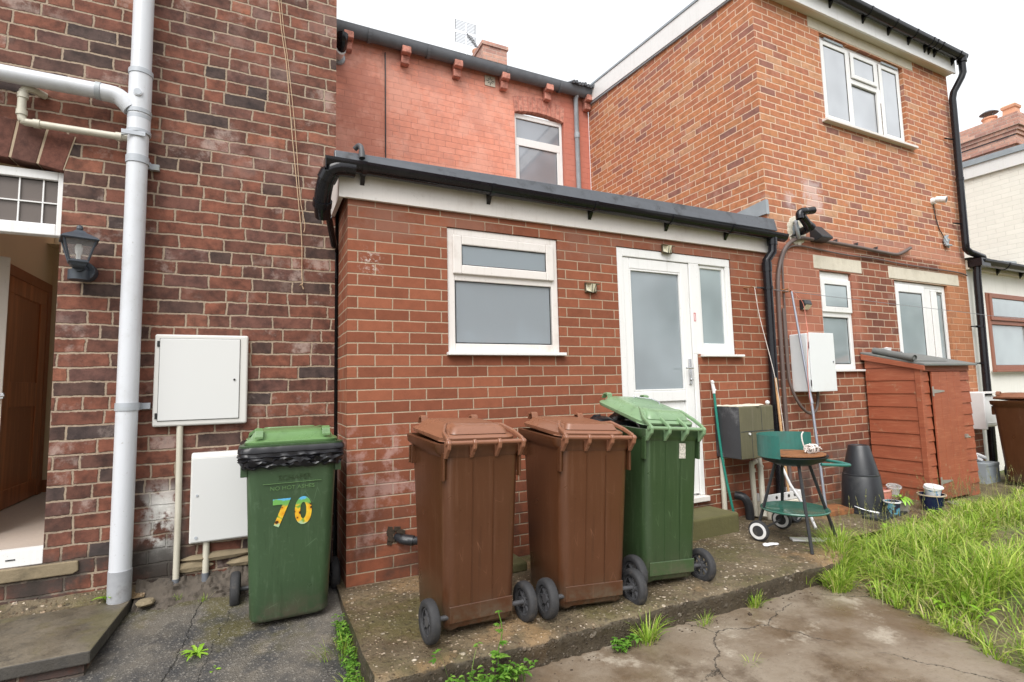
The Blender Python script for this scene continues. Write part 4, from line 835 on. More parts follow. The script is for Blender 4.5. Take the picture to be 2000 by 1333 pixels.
# sticker and lettering
def text(body, size, mat, parent, M, name, ext=.0006, bold=0.0):
    cu = bpy.data.curves.new('t', 'FONT'); cu.body = body; cu.size = size; cu.extrude = ext; cu.align_x = 'CENTER'; cu.offset = bold
    ob = bpy.data.objects.new('t', cu); S.collection.objects.link(ob); bpy.context.view_layer.update()
    me = bpy.data.meshes.new_from_object(ob.evaluated_get(bpy.context.evaluated_depsgraph_get())); bpy.data.objects.remove(ob)
    me.transform(M); me.materials.clear(); me.materials.append(K[mat]); o = bpy.data.objects.new(name, me); S.collection.objects.link(o); o.parent = parent; return o
bb = [c for c in b5.children if c.name.startswith('body')][0]
def front_M(z, dx=0, tilt=-7.6, off=.003):   # on the bin front face, upright for someone facing it
    w, d = bin_body_w(z); return Matrix.Translation((dx, BY+d+off, z)) @ Matrix.Rotation(R(180), 4, 'Z') @ Matrix.Rotation(R(90+6.6), 4, 'X')
SQ = Matrix.Diagonal((.80, 1, 1, 1))
text('7', .19, 'sunflower_print', bb, front_M(.525, .050) @ SQ, 'number_sticker', bold=.006)
text('0', .19, 'sunflower_print', bb, front_M(.525, -.050) @ SQ, 'number_sticker', bold=.006)
text('SCHAFER', .036, 'bin_green', bb, front_M(.755, -.01), 'embossed_text'); text('NO HOT ASHES', .028, 'lid_green_old', bb, front_M(.705, 0), 'embossed_text')
w, d = bin_body_w(.74); v = MB(); v.box(-.13, .13, BY+d+.004, BY+d+.0065, .739, .7415); v.build('embossed_line', K['lid_green_old'], bb)
# bin liner folded over the rim of bin 70
v = MB(); loops = []
def rim_loop(z, grow, rough, seed):
    w, d = bin_body_w(.84); P = rrect(0, BY+d/2+.014, w+.055+grow, d+.03+grow, .055, z, 6); out = []
    for i in range(len(P)):
        NS = 24 if (Vector(P[i])-Vector(P[(i+1) % len(P)])).length > .1 else 2
        for s in range(NS):
            a = Vector(P[i]).lerp(Vector(P[(i+1) % len(P)]), s/NS); c_ = Vector((0, .01, z)); dr_ = (a-c_).normalized()
            nn = noise.noise(Vector((a.x*26, a.y*26, seed*.7)))+.6*noise.noise(Vector((a.x*55, a.y*55, seed))); out.append(tuple(a+dr_*nn*rough+Vector((0, 0, nn*rough*1.3))))
    return out
for z, gq, rg, sd_ in ((.917, -.03, 0, 0), (.924, .006, .001, 0), (.912, .020, .002, 1), (.896, .022, .002, 1), (.892, .014, .002, 1), (.880, .016, .003, 2), (.876, .026, .004, 2), (.868, .008, .010, 3), (.860, .018, .016, 4), (.852, .000, .018, 5), (.843, .010, .020, 6), (.834, -.012, .018, 7), (.824, -.006, .016, 8), (.816, -.026, .014, 9)): loops.append(rim_loop(z+.006, gq, rg, sd_))
v.loft(loops, False, False); lb = tag(v.build('bin_liner', K['bag_black'], None, smooth=True), 'black plastic bin liner folded over the rim of the green bin numbered 70', 'bin liner'); put(lb, -.325, -.055, -.060, 180); lb.scale = (1.12, 1.06, 1.045)
v = MB(); v.tube([(-.115, -.13, .76), (-.105, -.10, .6), (-.11, -.08, .42), (-.10, -.07, .20)], .012, 8, smoothpath=4)
tag(v.build('bin_strap', K['bag_black'], None, smooth=True), 'black strip of torn liner hanging down between bin 70 and the brick corner', 'plastic strip')
# label on the green bin with the open lid
b3b = [c for c in b3.children if c.name.startswith('body')][0]
v = MB(); v.box(.045, .092, BY-.0035, BY-.001, .745, .835); v.build('paper_label', K['print_paper'], b3b)

put(b1, .488, -.685, 0, 3, 2); b1.scale = (1.05, 1.02, 1.0)
put(b2, 1.140, -.735, -.012, -3, 3.5); b2.scale = (1.09, 1.03, 1.0)
put(b3, 1.708, -.685, 0, 0, 4.5); b3.scale = (1.05, 1.04, 1.0)
put(b4, 7.20, -.62, -.02, 96)
put(b5, -.325, -.055, -.060, 180)
b5.scale = (1.12, 1.06, 1.045)

# ================================================================ THINGS ON THE LEFT WALL
sp = thing('soil_pipe', 'thick pale grey soil pipe running up the old brick wall with a side branch', 'soil pipe', (-1.186, .30, .1))
v = MB(); v.tube([(-1.186, .305, .05), (-1.186, .305, 6.3)], .054, 24); v.build('stack', K['pipe_grey'], sp, smooth=True)
for a, b, r_ in ((3.15, 3.185, .064), (2.90, 2.93, .064), (2.865, 2.895, .060), (2.775, 2.80, .064)): MB().lathe([(r_-.008, a), (r_, a+.003), (r_, b-.003), (r_-.008, b)], (-1.186, .305, 0), 24, None, False, False).build('collar', K['pipe_collar'], sp, smooth=True)
v = MB(); v.tube([(-1.186, .305, 2.78), (-1.186, .305, 3.17)], .0595, 24); v.tube([(-1.186, .25, 3.02), (-1.186, .238, 3.02)], .024, 18); v.tube([(-1.37, .30, 3.005), (-1.29, .30, 2.995), (-1.225, .30, 2.93)], .050, 20, smoothpath=4); v.build('junction', K['pipe_grey'], sp, smooth=True)
v = MB(); v.tube([(-1.186, .2385, 3.02), (-1.186, .2355, 3.02)], .019, 18); v.build('access_cap', K['pipe_collar'], sp, smooth=True)
v = MB(); v.tube([(-4.5, .30, 3.03), (-1.36, .30, 3.008)], .046, 20); v.build('branch_pipe', K['pipe_grey'], sp, smooth=True)
v = MB(); v.tube([(-1.40, .30, 3.009), (-1.375, .30, 3.008)], .051, 20); v.build('branch_collar', K['pipe_collar'], sp, smooth=True)
for z in (2.615, 1.135, 4.6):
    v = MB(); v.lathe([(.0545, z-.022), (.0595, z-.022), (.0595, z+.022), (.0545, z+.022)], (-1.186, .305, 0), 24, None, False, False)
    v.box(-1.135, -1.085, .37, .40, z-.018, z+.018); v.box(-1.245, -1.127, .355, .375, z-.02, z+.02); v.build('pipe_clip', K['pipe_collar'], sp, smooth=True)
v = MB(); v.tube([(-1.186, .305, .055), (-1.186, .305, .22)], .0575, 20); v.build('cement_foot', K['sill_stone'], sp, smooth=True)
bpy.data.objects['cement_foot'].data.materials[0] = plain('pipe_foot', (.33, .34, .36), .8, .25, 12, dirt=(.12, .11, .08), dirtamt=.6)
wp = thing('waste_pipe', 'thin cream waste pipe bending from the old wall across into the thick grey stack', 'pipe', (-1.7, .36, 2.8))
v = MB(); v.tube([(-1.66, .40, 2.965), (-1.71, .345, 2.965), (-1.738, .335, 2.94), (-1.740, .335, 2.80), (-1.725, .335, 2.765), (-1.68, .335, 2.762), (-1.25, .325, 2.757), (-1.20, .32, 2.757)], .0205, 14, smoothpath=3); v.build('pipe', K['pipe_cream'], wp, smooth=True)
for p, q in (((-1.739, .335, 2.90), (-1.739, .335, 2.93)), ((-1.740, .335, 2.80), (-1.740, .335, 2.83)), ((-1.685, .335, 2.762), (-1.655, .335, 2.762)), ((-1.30, .325, 2.757), (-1.27, .325, 2.757))): MB().tube([p, q], .0255, 14).build('coupling', K['pipe_cream'], wp, smooth=True)
v = MB(); v.tube([(-1.27, .30, 2.765), (-1.15, .245, 2.765)], .006, 8); v.box(-1.26, -1.14, .243, .2505, 2.75, 2.777); v.build('boss_strap', K['pipe_collar'], wp, bevel=.003)
# lantern
la = thing('wall_lantern', 'dark slate coloured coach lantern with clear panes beside the open doorway', 'wall light', (-1.43, .27, 1.9))
def frust(m, cx, cy_, prof, rot=18, n=4): m.lathe(prof, (cx, cy_, 0), n, Matrix.Rotation(R(45+rot), 4, 'Z'))
lc = (-1.432, .255); lm = plain('lantern_metal', (.045, .055, .07), .45, .25, 20)
v = MB(); frust(v, *lc, [(.115, 2.076), (.120, 2.082), (.105, 2.094), (.055, 2.118), (.045, 2.122), (.030, 2.135), (.018, 2.14)]); v.lathe([(.012, 2.135), (.016, 2.15), (.013, 2.166), (0, 2.172)], (*lc, 0), 12); v.build('lantern_roof', lm, la)
v = MB()
for k in range(4):
    a = R(45+18+45+90*k+0-45); c_, s_ = math.cos(a), math.sin(a); v.tube([(lc[0]+.100*c_, lc[1]+.100*s_, 2.078), (lc[0]+.058*c_, lc[1]+.058*s_, 1.962)], .0055, 6)
frust(v, *lc, [(.060, 1.95), (.064, 1.955), (.062, 1.966), (.05, 1.967)]); frust(v, *lc, [(.03, 1.925), (.045, 1.935), (.055, 1.95)]); v.build('lantern_frame', lm, la)
v = MB(); frust(v, *lc, [(.055, 1.967), (.095, 2.076)]); v.f = v.f[:4]; v.build('lantern_glass', K['lantern_glass'], la)
v = MB(); v.lathe([(.010, 1.967), (.011, 2.0), (.016, 2.01), (.020, 2.04), (.012, 2.06), (0, 2.062)], (*lc, 0), 14); v.build('bulb', K['bulb'], la, smooth=True)
v = MB(); v.tube([(-1.432, .27, 1.935), (-1.430, .33, 1.93), (-1.425, .37, 1.93)], .026, 12); v.tube([(-1.425, .33, 1.925), (-1.425, .398, 1.925)], .055, 20); v.lathe([(.025, 1.865), (.05, 1.868), (.05, 1.925), (.03, 1.93)], (-1.445, .33, 0), 18); v.build('sensor_base', lm, la, smooth=True)
# meter boxes
mb = thing('meter_box', 'cream electricity meter box with keyhole on its right, upper one on the old brick wall', 'meter box', (-.82, .4, 1.0))
v = MB(); v.box(-1.071, -.565, .352, .40, 1.007, 1.567); v.build('box_frame', K['meter_box'], mb, bevel=.012, seg=3)
v = MB(); v.box(-1.0455, -.6095, .3485, .3525, 1.0395, 1.5425); v.build('door_gap', K['gasket'], mb, bevel=.006)
v = MB(); v.box(-1.043, -.612, .345, .3515, 1.042, 1.54); v.build('door', K['meter_door'], mb, bevel=.006)
v = MB(); v.tube([(-.640, .3448, 1.285), (-.640, .340, 1.285)], .0065, 12); v.box(-1.058, -1.046, .347, .3519, 1.49, 1.525); v.box(-1.058, -1.046, .347, .3519, 1.055, 1.09); v.build('lock', K['gasket'], mb, smooth=True)
pz = tag(MB().tube([(-.930, .375, 1.01), (-.924, .372, .50), (-.925, .37, .0)], .0175, 14).build('conduit', K['pipe_cream'], None, smooth=True), 'cream plastic conduit from the upper meter box down to the ground', 'conduit')
pt = MB().tube([(-.9245, .37, .055), (-.925, .37, .105)], .0195, 12).build('tape', K['duct_tape'], pz, smooth=True)
mb = thing('meter_box', 'white gas meter box partly hidden behind green bin 70, lower one on the wall', 'meter box', (-.6, .4, .3))
v = MB(); v.prism([(.402, .30), (.342, .30), (.342, .81), (.355, .838), (.402, .838)], 'x', -.862, -.35); v.build('box_frame', K['meter_box'], mb, bevel=.008, seg=3)
v = MB(); v.prism([(.3415, .309), (.337, .309), (.337, .806), (.3415, .806)], 'x', -.855, -.357); v.build('door', K['meter_door'], mb, bevel=.003)
v = MB(); v.tube([(-.825, .337, .585), (-.825, .332, .585)], .007, 12); v.tube([(-.825, .337, .335), (-.825, .333, .335)], .009, 12); v.build('lock', K['pipe_collar'], mb, smooth=True)
pz = tag(MB().tube([(-.772, .375, .30), (-.772, .372, -.01)], .0185, 14).build('conduit', K['pipe_cream'], None, smooth=True), 'short cream conduit under the lower meter box', 'conduit'); MB().tube([(-.772, .373, .04), (-.772, .372, .115)], .0205, 12).build('tape', K['duct_tape'], pz, smooth=True)
# old clothes rope
v = MB()
v.tube([(-.60, .388, 6.2), (-.425, .388, 4.0), (-.365, .388, 3.5), (-.322, .388, 3.0), (-.279, .388, 2.56), (-.250, .388, 2.24), (-.247, .388, 2.0), (-.240, .388, 1.93)], .0032, 6, smoothpath=4)
v.tube([(-.585, .386, 6.2), (-.41, .386, 4.0), (-.352, .386, 3.5), (-.300, .386, 3.0), (-.266, .386, 2.56), (-.232, .386, 2.36), (-.238, .386, 2.30)], .0026, 6, smoothpath=4)
v.tube([(-.24, .385, 1.935), (-.265, .38, 1.92), (-.25, .384, 1.935), (-.235, .384, 1.90)], .004, 6)
tag(v.build('rope', K['rope'], None, smooth=True), 'frayed brown washing rope hanging down the old brick wall', 'rope')
# step of paving stone at the doorway
st = thing('door_step', 'wide dark paving stone step on bricks below the open doorway', 'step', (-1.6, 0, 0))
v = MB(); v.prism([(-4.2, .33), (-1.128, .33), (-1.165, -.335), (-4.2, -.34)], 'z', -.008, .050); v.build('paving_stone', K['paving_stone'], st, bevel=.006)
v = MB(); v.prism([(-4.2, .30), (-1.16, .30), (-1.19, -.315), (-4.2, -.32)], 'z', -.25, -.0085); v.build('riser', K['brick_old'], st)
v = MB(); n0 = 60
for i in range(n0+1):
    x = -4.0+2.93*i/n0; a = .012*noise.noise(Vector((x*7, 0, 0))); v.v += [(x, .402, .100+a), (x, .36, .072+a), (x, .325+a, .052), (x, .31+a*1.5, .049)]
for i in range(n0):
    for k in range(3): v.f.append((i*4+k, i*4+k+1, i*4+5+k, i*4+4+k))
v.build('cement_fillet', K['slab_concrete'], st)
# broken stones at the foot of the wall
v = MB()
def rock(m, cx, cy_, cz, sx, sy, sz, seed, n=7):
    L = []
    for i in range(5):
        ph_ = math.pi*(i/4-.5)*.98; L.append([(cx+sx*max(.12, math.cos(ph_))*math.cos(2*math.pi*k/n)*(1+.3*noise.noise(Vector((k*1.7, i*1.3, seed)))), cy_+sy*max(.12, math.cos(ph_))*math.sin(2*math.pi*k/n)*(1+.3*noise.noise(Vector((k*1.3, i, seed+5)))), cz+sz*math.sin(ph_)) for k in range(n)])
    m.loft(L)
rock(v, -.70, .395, .20, .20, .035, .028, 1, 12); v.build('stone_course', K['sill_stone'], house)
v = MB(); rock(v, -.84, .395, .155, .11, .03, .035, 3, 12); rock(v, -.55, .395, .145, .12, .03, .03, 8, 12); v.build('stone_course', K['sill_stone'], house)
v = MB(); nx_, ny_ = 160, 18
for j_ in range(ny_+1):
    for i_ in range(nx_+1):
        x = -1.12+1.08*i_/nx_; s_ = j_/ny_; y = .402-.17*s_; zt = .12+.05*noise.noise(Vector((x*3, 0, 9)))
        z = ground_z(x, y)-.01+(zt-ground_z(x, y))*(1-s_)**1.6; q = noise.noise(Vector((x*11, s_*3, 1)))*.030+abs(noise.noise(Vector((x*30, s_*9, 4))))*.022+noise.noise(Vector((x*70, s_*20, 4)))*.008
        v.v.append((x, y-abs(q)*.9, z+q*(1-s_*.6)))
for j_ in range(ny_):
    for i_ in range(nx_): a = j_*(nx_+1)+i_; v.f.append((a, a+nx_+1, a+nx_+2, a+1))
v.build('rubble_footing', plain('footing', (.095, .078, .062), .95, .5, 22, bump=1.0, bscale=30, dirt=(.035, .03, .026), dirtamt=.8), house, smooth=True)
v = MB(); rock(v, -1.055, .27, .03, .055, .05, .02, 31, 8); tag(v.build('stone', K['sill_stone'], None), 'small mossy broken stone at the foot of the soil pipe', 'stone')

# ================================================================ ON THE EXTENSION
dp = thing('drainpipe', 'glossy black downpipe at the right end of the extension gutter', 'drainpipe', (3.9, -.06, 0))
v = MB(); v.tube([(3.93, -.092, 2.60), (3.925, -.085, 2.43), (3.868, -.06, 2.35), (3.866, -.06, 2.25), (3.845, -.06, .02)], .040, 18); v.tube([(3.928, -.088, 2.58), (3.927, -.088, 2.50)], .046, 18); v.tube([(3.867, -.06, 2.33), (3.866, -.06, 2.24)], .0455, 18); v.build('pipe', K['gutter_black'], dp, smooth=True)
for z in (2.08, .95): v = MB(); v.lathe([(.0405, z-.014), (.0465, z-.014), (.0465, z+.014), (.0405, z+.014)], (3.864 if z > 1 else 3.853, -.06, 0), 18, None, False, False); v.tube([(3.85, -.055, z), (3.75, -.03, z+.004)], .008, 8); v.build('pipe_clip', K['gutter_black'], dp, smooth=True)
def solar(label, x, z, y=-.0):
    t = thing('solar_light', label, 'solar light', (x, y, z), 'solar wall lights')
    v = MB(); v.box(x-.055, x+.055, y-.016, y-.001, z-.035, z+.045); v.prism([(y-.016, z+.048), (y-.055, z+.03), (y-.052, z+.022), (y-.016, z+.036)], 'x', x-.058, x+.058); v.build('case', K['brass'], t, bevel=.003)
    v = MB(); A = [(x-.052, y-.017, z+.032), (x-.018, y-.060, z+.026), (x+.018, y-.060, z+.026), (x+.052, y-.017, z+.032)]; B = [(x-.048, y-.017, z-.022), (x-.008, y-.038, z-.036), (x+.008, y-.038, z-.036), (x+.048, y-.017, z-.022)]
    v.quad(A[0], A[1], B[1], B[0]); v.quad(A[2], A[3], B[3], B[2]); v.quad(A[1], A[2], B[2], B[1]); v.quad(B[0], B[1], B[2], B[3]); o = v.build('lens', K['solar_face'], t)
    v = MB()
    for p, q in ((A[0], B[0]), (A[1], B[1]), (A[2], B[2]), (A[3], B[3]), (B[0], B[1]), (B[2], B[3])): v.tube([p, q], .0028, 6)
    v.build('lens_rib', K['black_metal'], o); return t
solar('small faceted solar lamp on the brick between the kitchen window and the door', 1.862, 1.963)
solar('small faceted solar lamp fixed over the top of the white door', 2.668, 2.352, -.003)
t = thing('solar_light', 'black wedge shaped solar lamp beside the narrow window on the wing', 'solar light', (4.44, 0, 1.95), 'solar wall lights')
v = MB(); v.prism([(0, 2.005), (-.05, 2.0), (-.065, 1.955), (-.02, 1.905), (0, 1.905)], 'x', 4.385, 4.495); v.build('case', K['black_plastic'], t, bevel=.006)
v = MB(); v.quad((4.395, -.067, 1.948), (4.485, -.067, 1.948), (4.485, -.026, 1.905), (4.395, -.026, 1.905)); v.build('lens', K['solar_face'], t)

# stone and block doorstep
v = MB(); v.prism([(2.10, -.02), (2.99, -.02), (3.0, -.325), (2.10, -.335)], 'z', -.02, .150); o = v.build('stone_step', K['mossy_stone'], None, bevel=.018, seg=3); tag(o, 'green mossy concrete block step under the white door', 'step')

# block trough on the wall
tr = thing('block_trough', 'raised block trough painted olive and black on the brick wall behind the barbecue', 'trough', (3.28, -.17, .54))
v = MB(); v.box(3.140, 3.555, -.265, -.003, .545, .985); v.build('body', K['trough_olive'], tr, bevel=.008)
v = MB(); v.box(3.129, 3.1395, -.262, -.003, .55, .982); v.build('side_panel', K['trough_black'], tr, bevel=.004)
v = MB(); v.box(3.142, 3.553, -.2665, -.2651, .772, .778); v.box(3.40, 3.404, -.2665, -.2651, .778, .985); v.box(3.27, 3.274, -.2665, -.2651, .545, .772); v.box(3.49, 3.494, -.2665, -.2651, .545, .772); v.build('mortar_joint', K['trough_black'], tr)
v = MB()
for i in range(26): rock(v, 3.15+.38*random.random(), -.24+.22*random.random(), .988, .03+.03*random.random(), .03+.02*random.random(), .010, i+50, 7)
v.build('mortar_cap', K['concrete_lintel'], tr)
v = MB(); v.lathe([(0, -.02), (.014, -.014), (.02, 0), (.014, .014), (0, .02)], (3.52, -.24, 1.01), 12); v.lathe([(0, 0), (.010, 0), (.010, .01), (0, .01)], (3.24, -.267, .755), 10, Matrix.Rotation(R(90), 4, 'X')); v.build('fitting', K['white_plastic'], tr, smooth=True)
v = MB(); v.tube([(3.60, -.02, .47), (3.47, -.09, .475), (3.44, -.10, .46), (3.445, -.10, .28), (3.46, -.10, .02)], .022, 12, smoothpath=3); v.tube([(3.445, -.10, .40), (3.446, -.10, .43)], .027, 12)
tag(v.build('waste_pipe', K['pipe_cream'], None, smooth=True), 'cream waste pipe dropping straight down below the block trough', 'pipe')
v = MB(); v.tube([(3.62, -.03, .50), (3.56, -.09, .42), (3.47, -.17, .10), (3.44, -.20, .03)], .024, 12); v.tube([(3.575, -.078, .44), (3.567, -.085, .425)], .029, 12)
tag(v.build('waste_pipe', K['pipe_cream'], None, smooth=True), 'cream waste pipe slanting to the ground behind the barbecue wheel', 'pipe')
v = MB(); v.tube([(3.155, -.035, .54), (3.155, -.035, .01)], .022, 12); v.tube([(3.13, -.03, .27), (3.04, -.03, .275)], .005, 6); tag(v.build('waste_pipe', K['pipe_cream'], None, smooth=True), 'cream pipe against the wall directly behind the green broom', 'pipe')
v = MB(); v.tube([(3.30, -.03, .20), (3.33, -.09, .19), (3.36, -.11, .12), (3.37, -.11, 0)], .036, 12, smoothpath=3); tag(v.build('gully_pipe', K['black_metal'], None, smooth=True), 'rough black gully pipe low on the wall between doorstep and barbecue', 'pipe')
br = thing('broom', 'green handled broom leaning bristles-up against the wall right of the door', 'broom', (3.12, -.1, 0))
v = MB(); v.tube([(3.185, -.115, .015), (3.13, -.06, .55), (3.106, -.035, 1.11)], .011, 10, smoothpath=3); v.build('handle', K['broom_green'], br, smooth=True)
v = MB(); v.tube([(3.106, -.035, 1.10), (3.104, -.033, 1.15), (3.095, -.028, 1.215)], [.013, .016, .012], 10); v.lathe([(.0, 0), (.014, .0), (.016, .014), (0, .02)], (3.098, -.035, 1.19), 10); v.tube([(3.106, -.04, 1.12), (3.12, -.045, 1.135)], .008, 8); v.build('hook', K['white_plastic'], br, smooth=True)
v = MB(); v.tube([(3.815, -.11, 1.225), (3.825, -.13, .6), (3.835, -.16, .01)], .011, 10); tag(v.build('wooden_handle', K['wood_pale'], None, smooth=True), 'pale wooden tool handle leaning against the black downpipe', 'handle')

# ================================================================ BARBECUE TROLLEY
bq = thing('barbecue', 'rusty topped green charcoal barbecue trolley with white walled wheel', 'barbecue', (3.14, -.72, 0))
gc = Vector((3.165, -.71)); gr = .235; gz = .635
v = MB(); v.lathe([(.0, gz-.075), (.12, gz-.072), (gr-.03, gz-.04), (gr, gz-.008), (gr+.004, gz-.006), (gr+.004, gz-.0), (gr-.01, gz-.003), (gr-.04, gz-.02), (0, gz-.03)], (gc.x, gc.y, 0), 36, None, False, False); v.build('fire_bowl', K['black_metal'], bq, smooth=True)
v = MB(); v.lathe([(0, gz+.006), (gr-.012, gz+.006), (gr-.012, gz+.012), (0, gz+.012)], (gc.x, gc.y, 0), 36); v.build('hotplate', K['rust'], bq)
v = MB()  # windshield: a partial ring round the back and left
n_ = 26; a0, a1 = R(2), R(197); A = []; B = []
for i in range(n_+1):
    a = a0+(a1-a0)*i/n_; c_, s_ = math.cos(a), math.sin(a); A.append((gc.x+(gr+.006)*c_, gc.y+(gr+.006)*s_)); B.append((gc.x+(gr+.002)*c_, gc.y+(gr+.002)*s_))
v.prism(A+B[::-1], 'z', gz-.01, gz+.155); v.build('windshield', K['bbq_green'], bq)
v = MB()
v.tube([(gc.x-.02, gc.y-.235, gz-.045), (gc.x+.12, gc.y-.285, gz-.055), (gc.x+.19, gc.y-.30, gz-.06), (gc.x+.215, gc.y-.28, gz-.06), (gc.x+.215, gc.y-.20, gz-.05), (gc.x+.20, gc.y-.09, gz-.045)], .0115, 10, smoothpath=4); v.build('handle', K['bbq_green'], bq, smooth=True)
v = MB(); v.tube([(gc.x+.18, gc.y+.05, gz), (gc.x+.33, gc.y+.10, gz+.005)], .008, 8); v.build('shelf_arm', K['rust'], bq, smooth=True)
legs = [((3.06, -.64, .585), (2.945, -.545, .10)), ((3.20, -.59, .585), (3.315, -.47, .10)), ((3.10, -.80, .585), (2.95, -.965, .0)), ((3.24, -.78, .585), (3.385, -.865, .0))]
for p, q in legs: MB().tube([p, q], .0115, 8).build('leg', K['black_metal'], bq, smooth=True)
MB().tube([(2.905, -.575, .075), (3.355, -.435, .075)], .008, 8).build('axle', K['hub_grey'], bq)
for c_ in ((2.912, -.573, .075), (3.345, -.438, .075)):
    ax = Vector((.45, .14, 0)).normalized(); MM = Matrix.Translation(c_) @ Vector((0, 0, 1)).rotation_difference(ax).to_matrix().to_4x4()
    v = MB(); v.lathe([(0, -.018), (.055, -.018), (.070, -.016), (.075, -.008), (.075, .008), (.070, .016), (.055, .018), (0, .018)], (0, 0, 0), 28, MM); w_ = v.build('wheel', K['rubber'], bq, smooth=True)
    v = MB(); v.lathe([(.040, -.0195), (.060, -.0195), (.060, -.0172), (.040, -.0172)], (0, 0, 0), 28, MM, False, False); v.f += [(3*28+k, 3*28+(k+1) % 28, (k+1) % 28, k) for k in range(28)]; v.build('white_ring', K['white_plastic'], w_)
v = MB(); tz = .235; v.lathe([(0, tz-.03), (.12, tz-.028), (.20, tz-.012), (.225, tz+.008), (.232, tz+.010), (.236, tz+.004), (.232, tz-.004), (.215, tz-.004), (.19, tz-.016), (.12, tz-.034), (0, tz-.036)], (3.145, -.71, 0), 40); v.build('lower_tray', K['bbq_tray'], bq, smooth=True)
# bundle of white cord on the hotplate
v = MB(); rnd = random.Random(5)
for k in range(16):
    a = rnd.uniform(-.5, .5); c_ = Vector((3.265+rnd.uniform(-.035, .035), -.80+rnd.uniform(-.01, .02), gz+.045)); L = []
    for i in range(13):
        th = 2*math.pi*i/12; L.append(c_+Vector((.012*math.sin(a)+.035*math.cos(th)*math.sin(a)*.6+(.012)*(k/8-1), .028*math.cos(th), .030*math.sin(th))))
    v.tube(L, .0045, 6, False)
for k in range(6):
    y_ = rnd.uniform(-.03, .03); v.tube([(3.20, -.80+y_, gz+.02+rnd.uniform(0, .04)), (3.265, -.80+y_*1.2, gz+.05+rnd.uniform(0, .03)), (3.335, -.80+y_, gz+.03+rnd.uniform(0, .03))], .0045, 6, smoothpath=3)
v.tube([(3.22, -.78, gz+.03), (3.205, -.77, gz+.10), (3.215, -.76, gz+.15), (3.235, -.76, gz+.17)], .005, 6, smoothpath=4)
tag(v.build('cord_bundle', K['cord_white'], None, smooth=True), 'bundle of white cord lying on the rusty barbecue plate', 'cord')
# oddments under and behind the barbecue
def open_pot(name, label, cat, x, y, z, r0, r1, h, mat, rimr=.006, rimm=None, tilt=(0, 0), group=None, n=24, fill=None, fillz=.8):
    t = thing(name, label, cat, (x, y, z), group); M_ = Matrix.Translation((x, y, z)) @ Matrix.Rotation(R(tilt[0]), 4, 'X') @ Matrix.Rotation(R(tilt[1]), 4, 'Y')
    v = MB(); v.lathe([(0, 0), (r0, 0), (r1, h), (r1-.004, h), (r0-.003, .006), (0, .006)], (0, 0, 0), n, M_, False, False); v.build('body', K[mat], t, smooth=True)
    v = MB(); v.lathe([(r1-.006, h-.010), (r1+rimr, h-.010), (r1+rimr, h), (r1-.006, h)], (0, 0, 0), n, M_, False, False); v.build('rim', K[rimm or mat], t, smooth=True)
    if fill: rf = r0+(r1-r0)*fillz-.006; v = MB(); v.lathe([(0, h*fillz), (rf, h*fillz-.006), (0, h*fillz-.01)], (0, 0, 0), n, M_); v.build('contents', K[fill], t)
    return t
t = thing('plastic_tray', 'white plastic crate lid leaning on the wall behind the barbecue', 'tray', (3.75, -.12, .15))
v = MB(); n0 = 0; v.box(3.50, 3.93, -.20, -.05, .14, .16); v.box(3.50, 3.93, -.205, -.195, .14, .21)
v.box(3.49, 3.50, -.205, -.05, .14, .21); v.box(3.93, 3.94, -.205, -.05, .14, .21); v.build('body', K['white_plastic'], t, bevel=.008)
v = MB(); 
for x in (3.60, 3.68, 3.76, 3.84): v.tube([(x, -.2055, .178), (x, -.2075, .178)], .014, 12)
v.build('hole', K['gasket'], t)
tag(MB().box(3.48, 3.95, -.22, -.03, .0, .138).build('kerb_block', K['concrete_lintel'], None, bevel=.01), 'low concrete block against the wall carrying a white tray', 'concrete block')
open_pot('bucket', 'white plastic bucket lying on its side under the barbecue tray', 'bucket', 3.74, -.36, .075, .065, .075, .16, 'white_plastic', tilt=(0, -82))
v = MB(); v.lathe([(0, 0), (.07, 0), (.07, .05), (.062, .055), (.05, .04), (0, .04)], (3.56, -.36, .072), 24, Matrix.Rotation(R(75), 4, 'X')); tag(v.build('black_pan', K['black_plastic'], None, smooth=True), 'round black tin standing on edge under the barbecue', 'tin')
v = MB(); v.tube([(3.60, -.20, .62), (3.66, -.30, .30), (3.58, -.52, .10), (3.50, -.62, .02)], .012, 10); tag(v.build('white_tube', K['white_plastic'], None, smooth=True), 'white plastic tube slanting to the ground behind the barbecue legs', 'tube')
v = MB(); n0 = len(v.v); v.box(-.17, .17, -.035, .035, .0, .012); v.xf(Matrix.Translation((3.27, -.77, .001)) @ Matrix.Rotation(R(-34), 4, 'Z')); tag(v.build('white_board', K['white_plastic'], None), 'flat white offcut board lying on the slab under the barbecue', 'board')
v = MB(); rnd = random.Random(9)
for i in range(7): rock(v, 2.89+rnd.uniform(-.04, .05), -.68+rnd.uniform(-.02, .02), .006, .03, .018, .008, i, 6)
tag(v.build('paper_scrap', K['litter'], None), 'crumpled scrap of white paper on the slab before the barbecue wheel', 'litter')

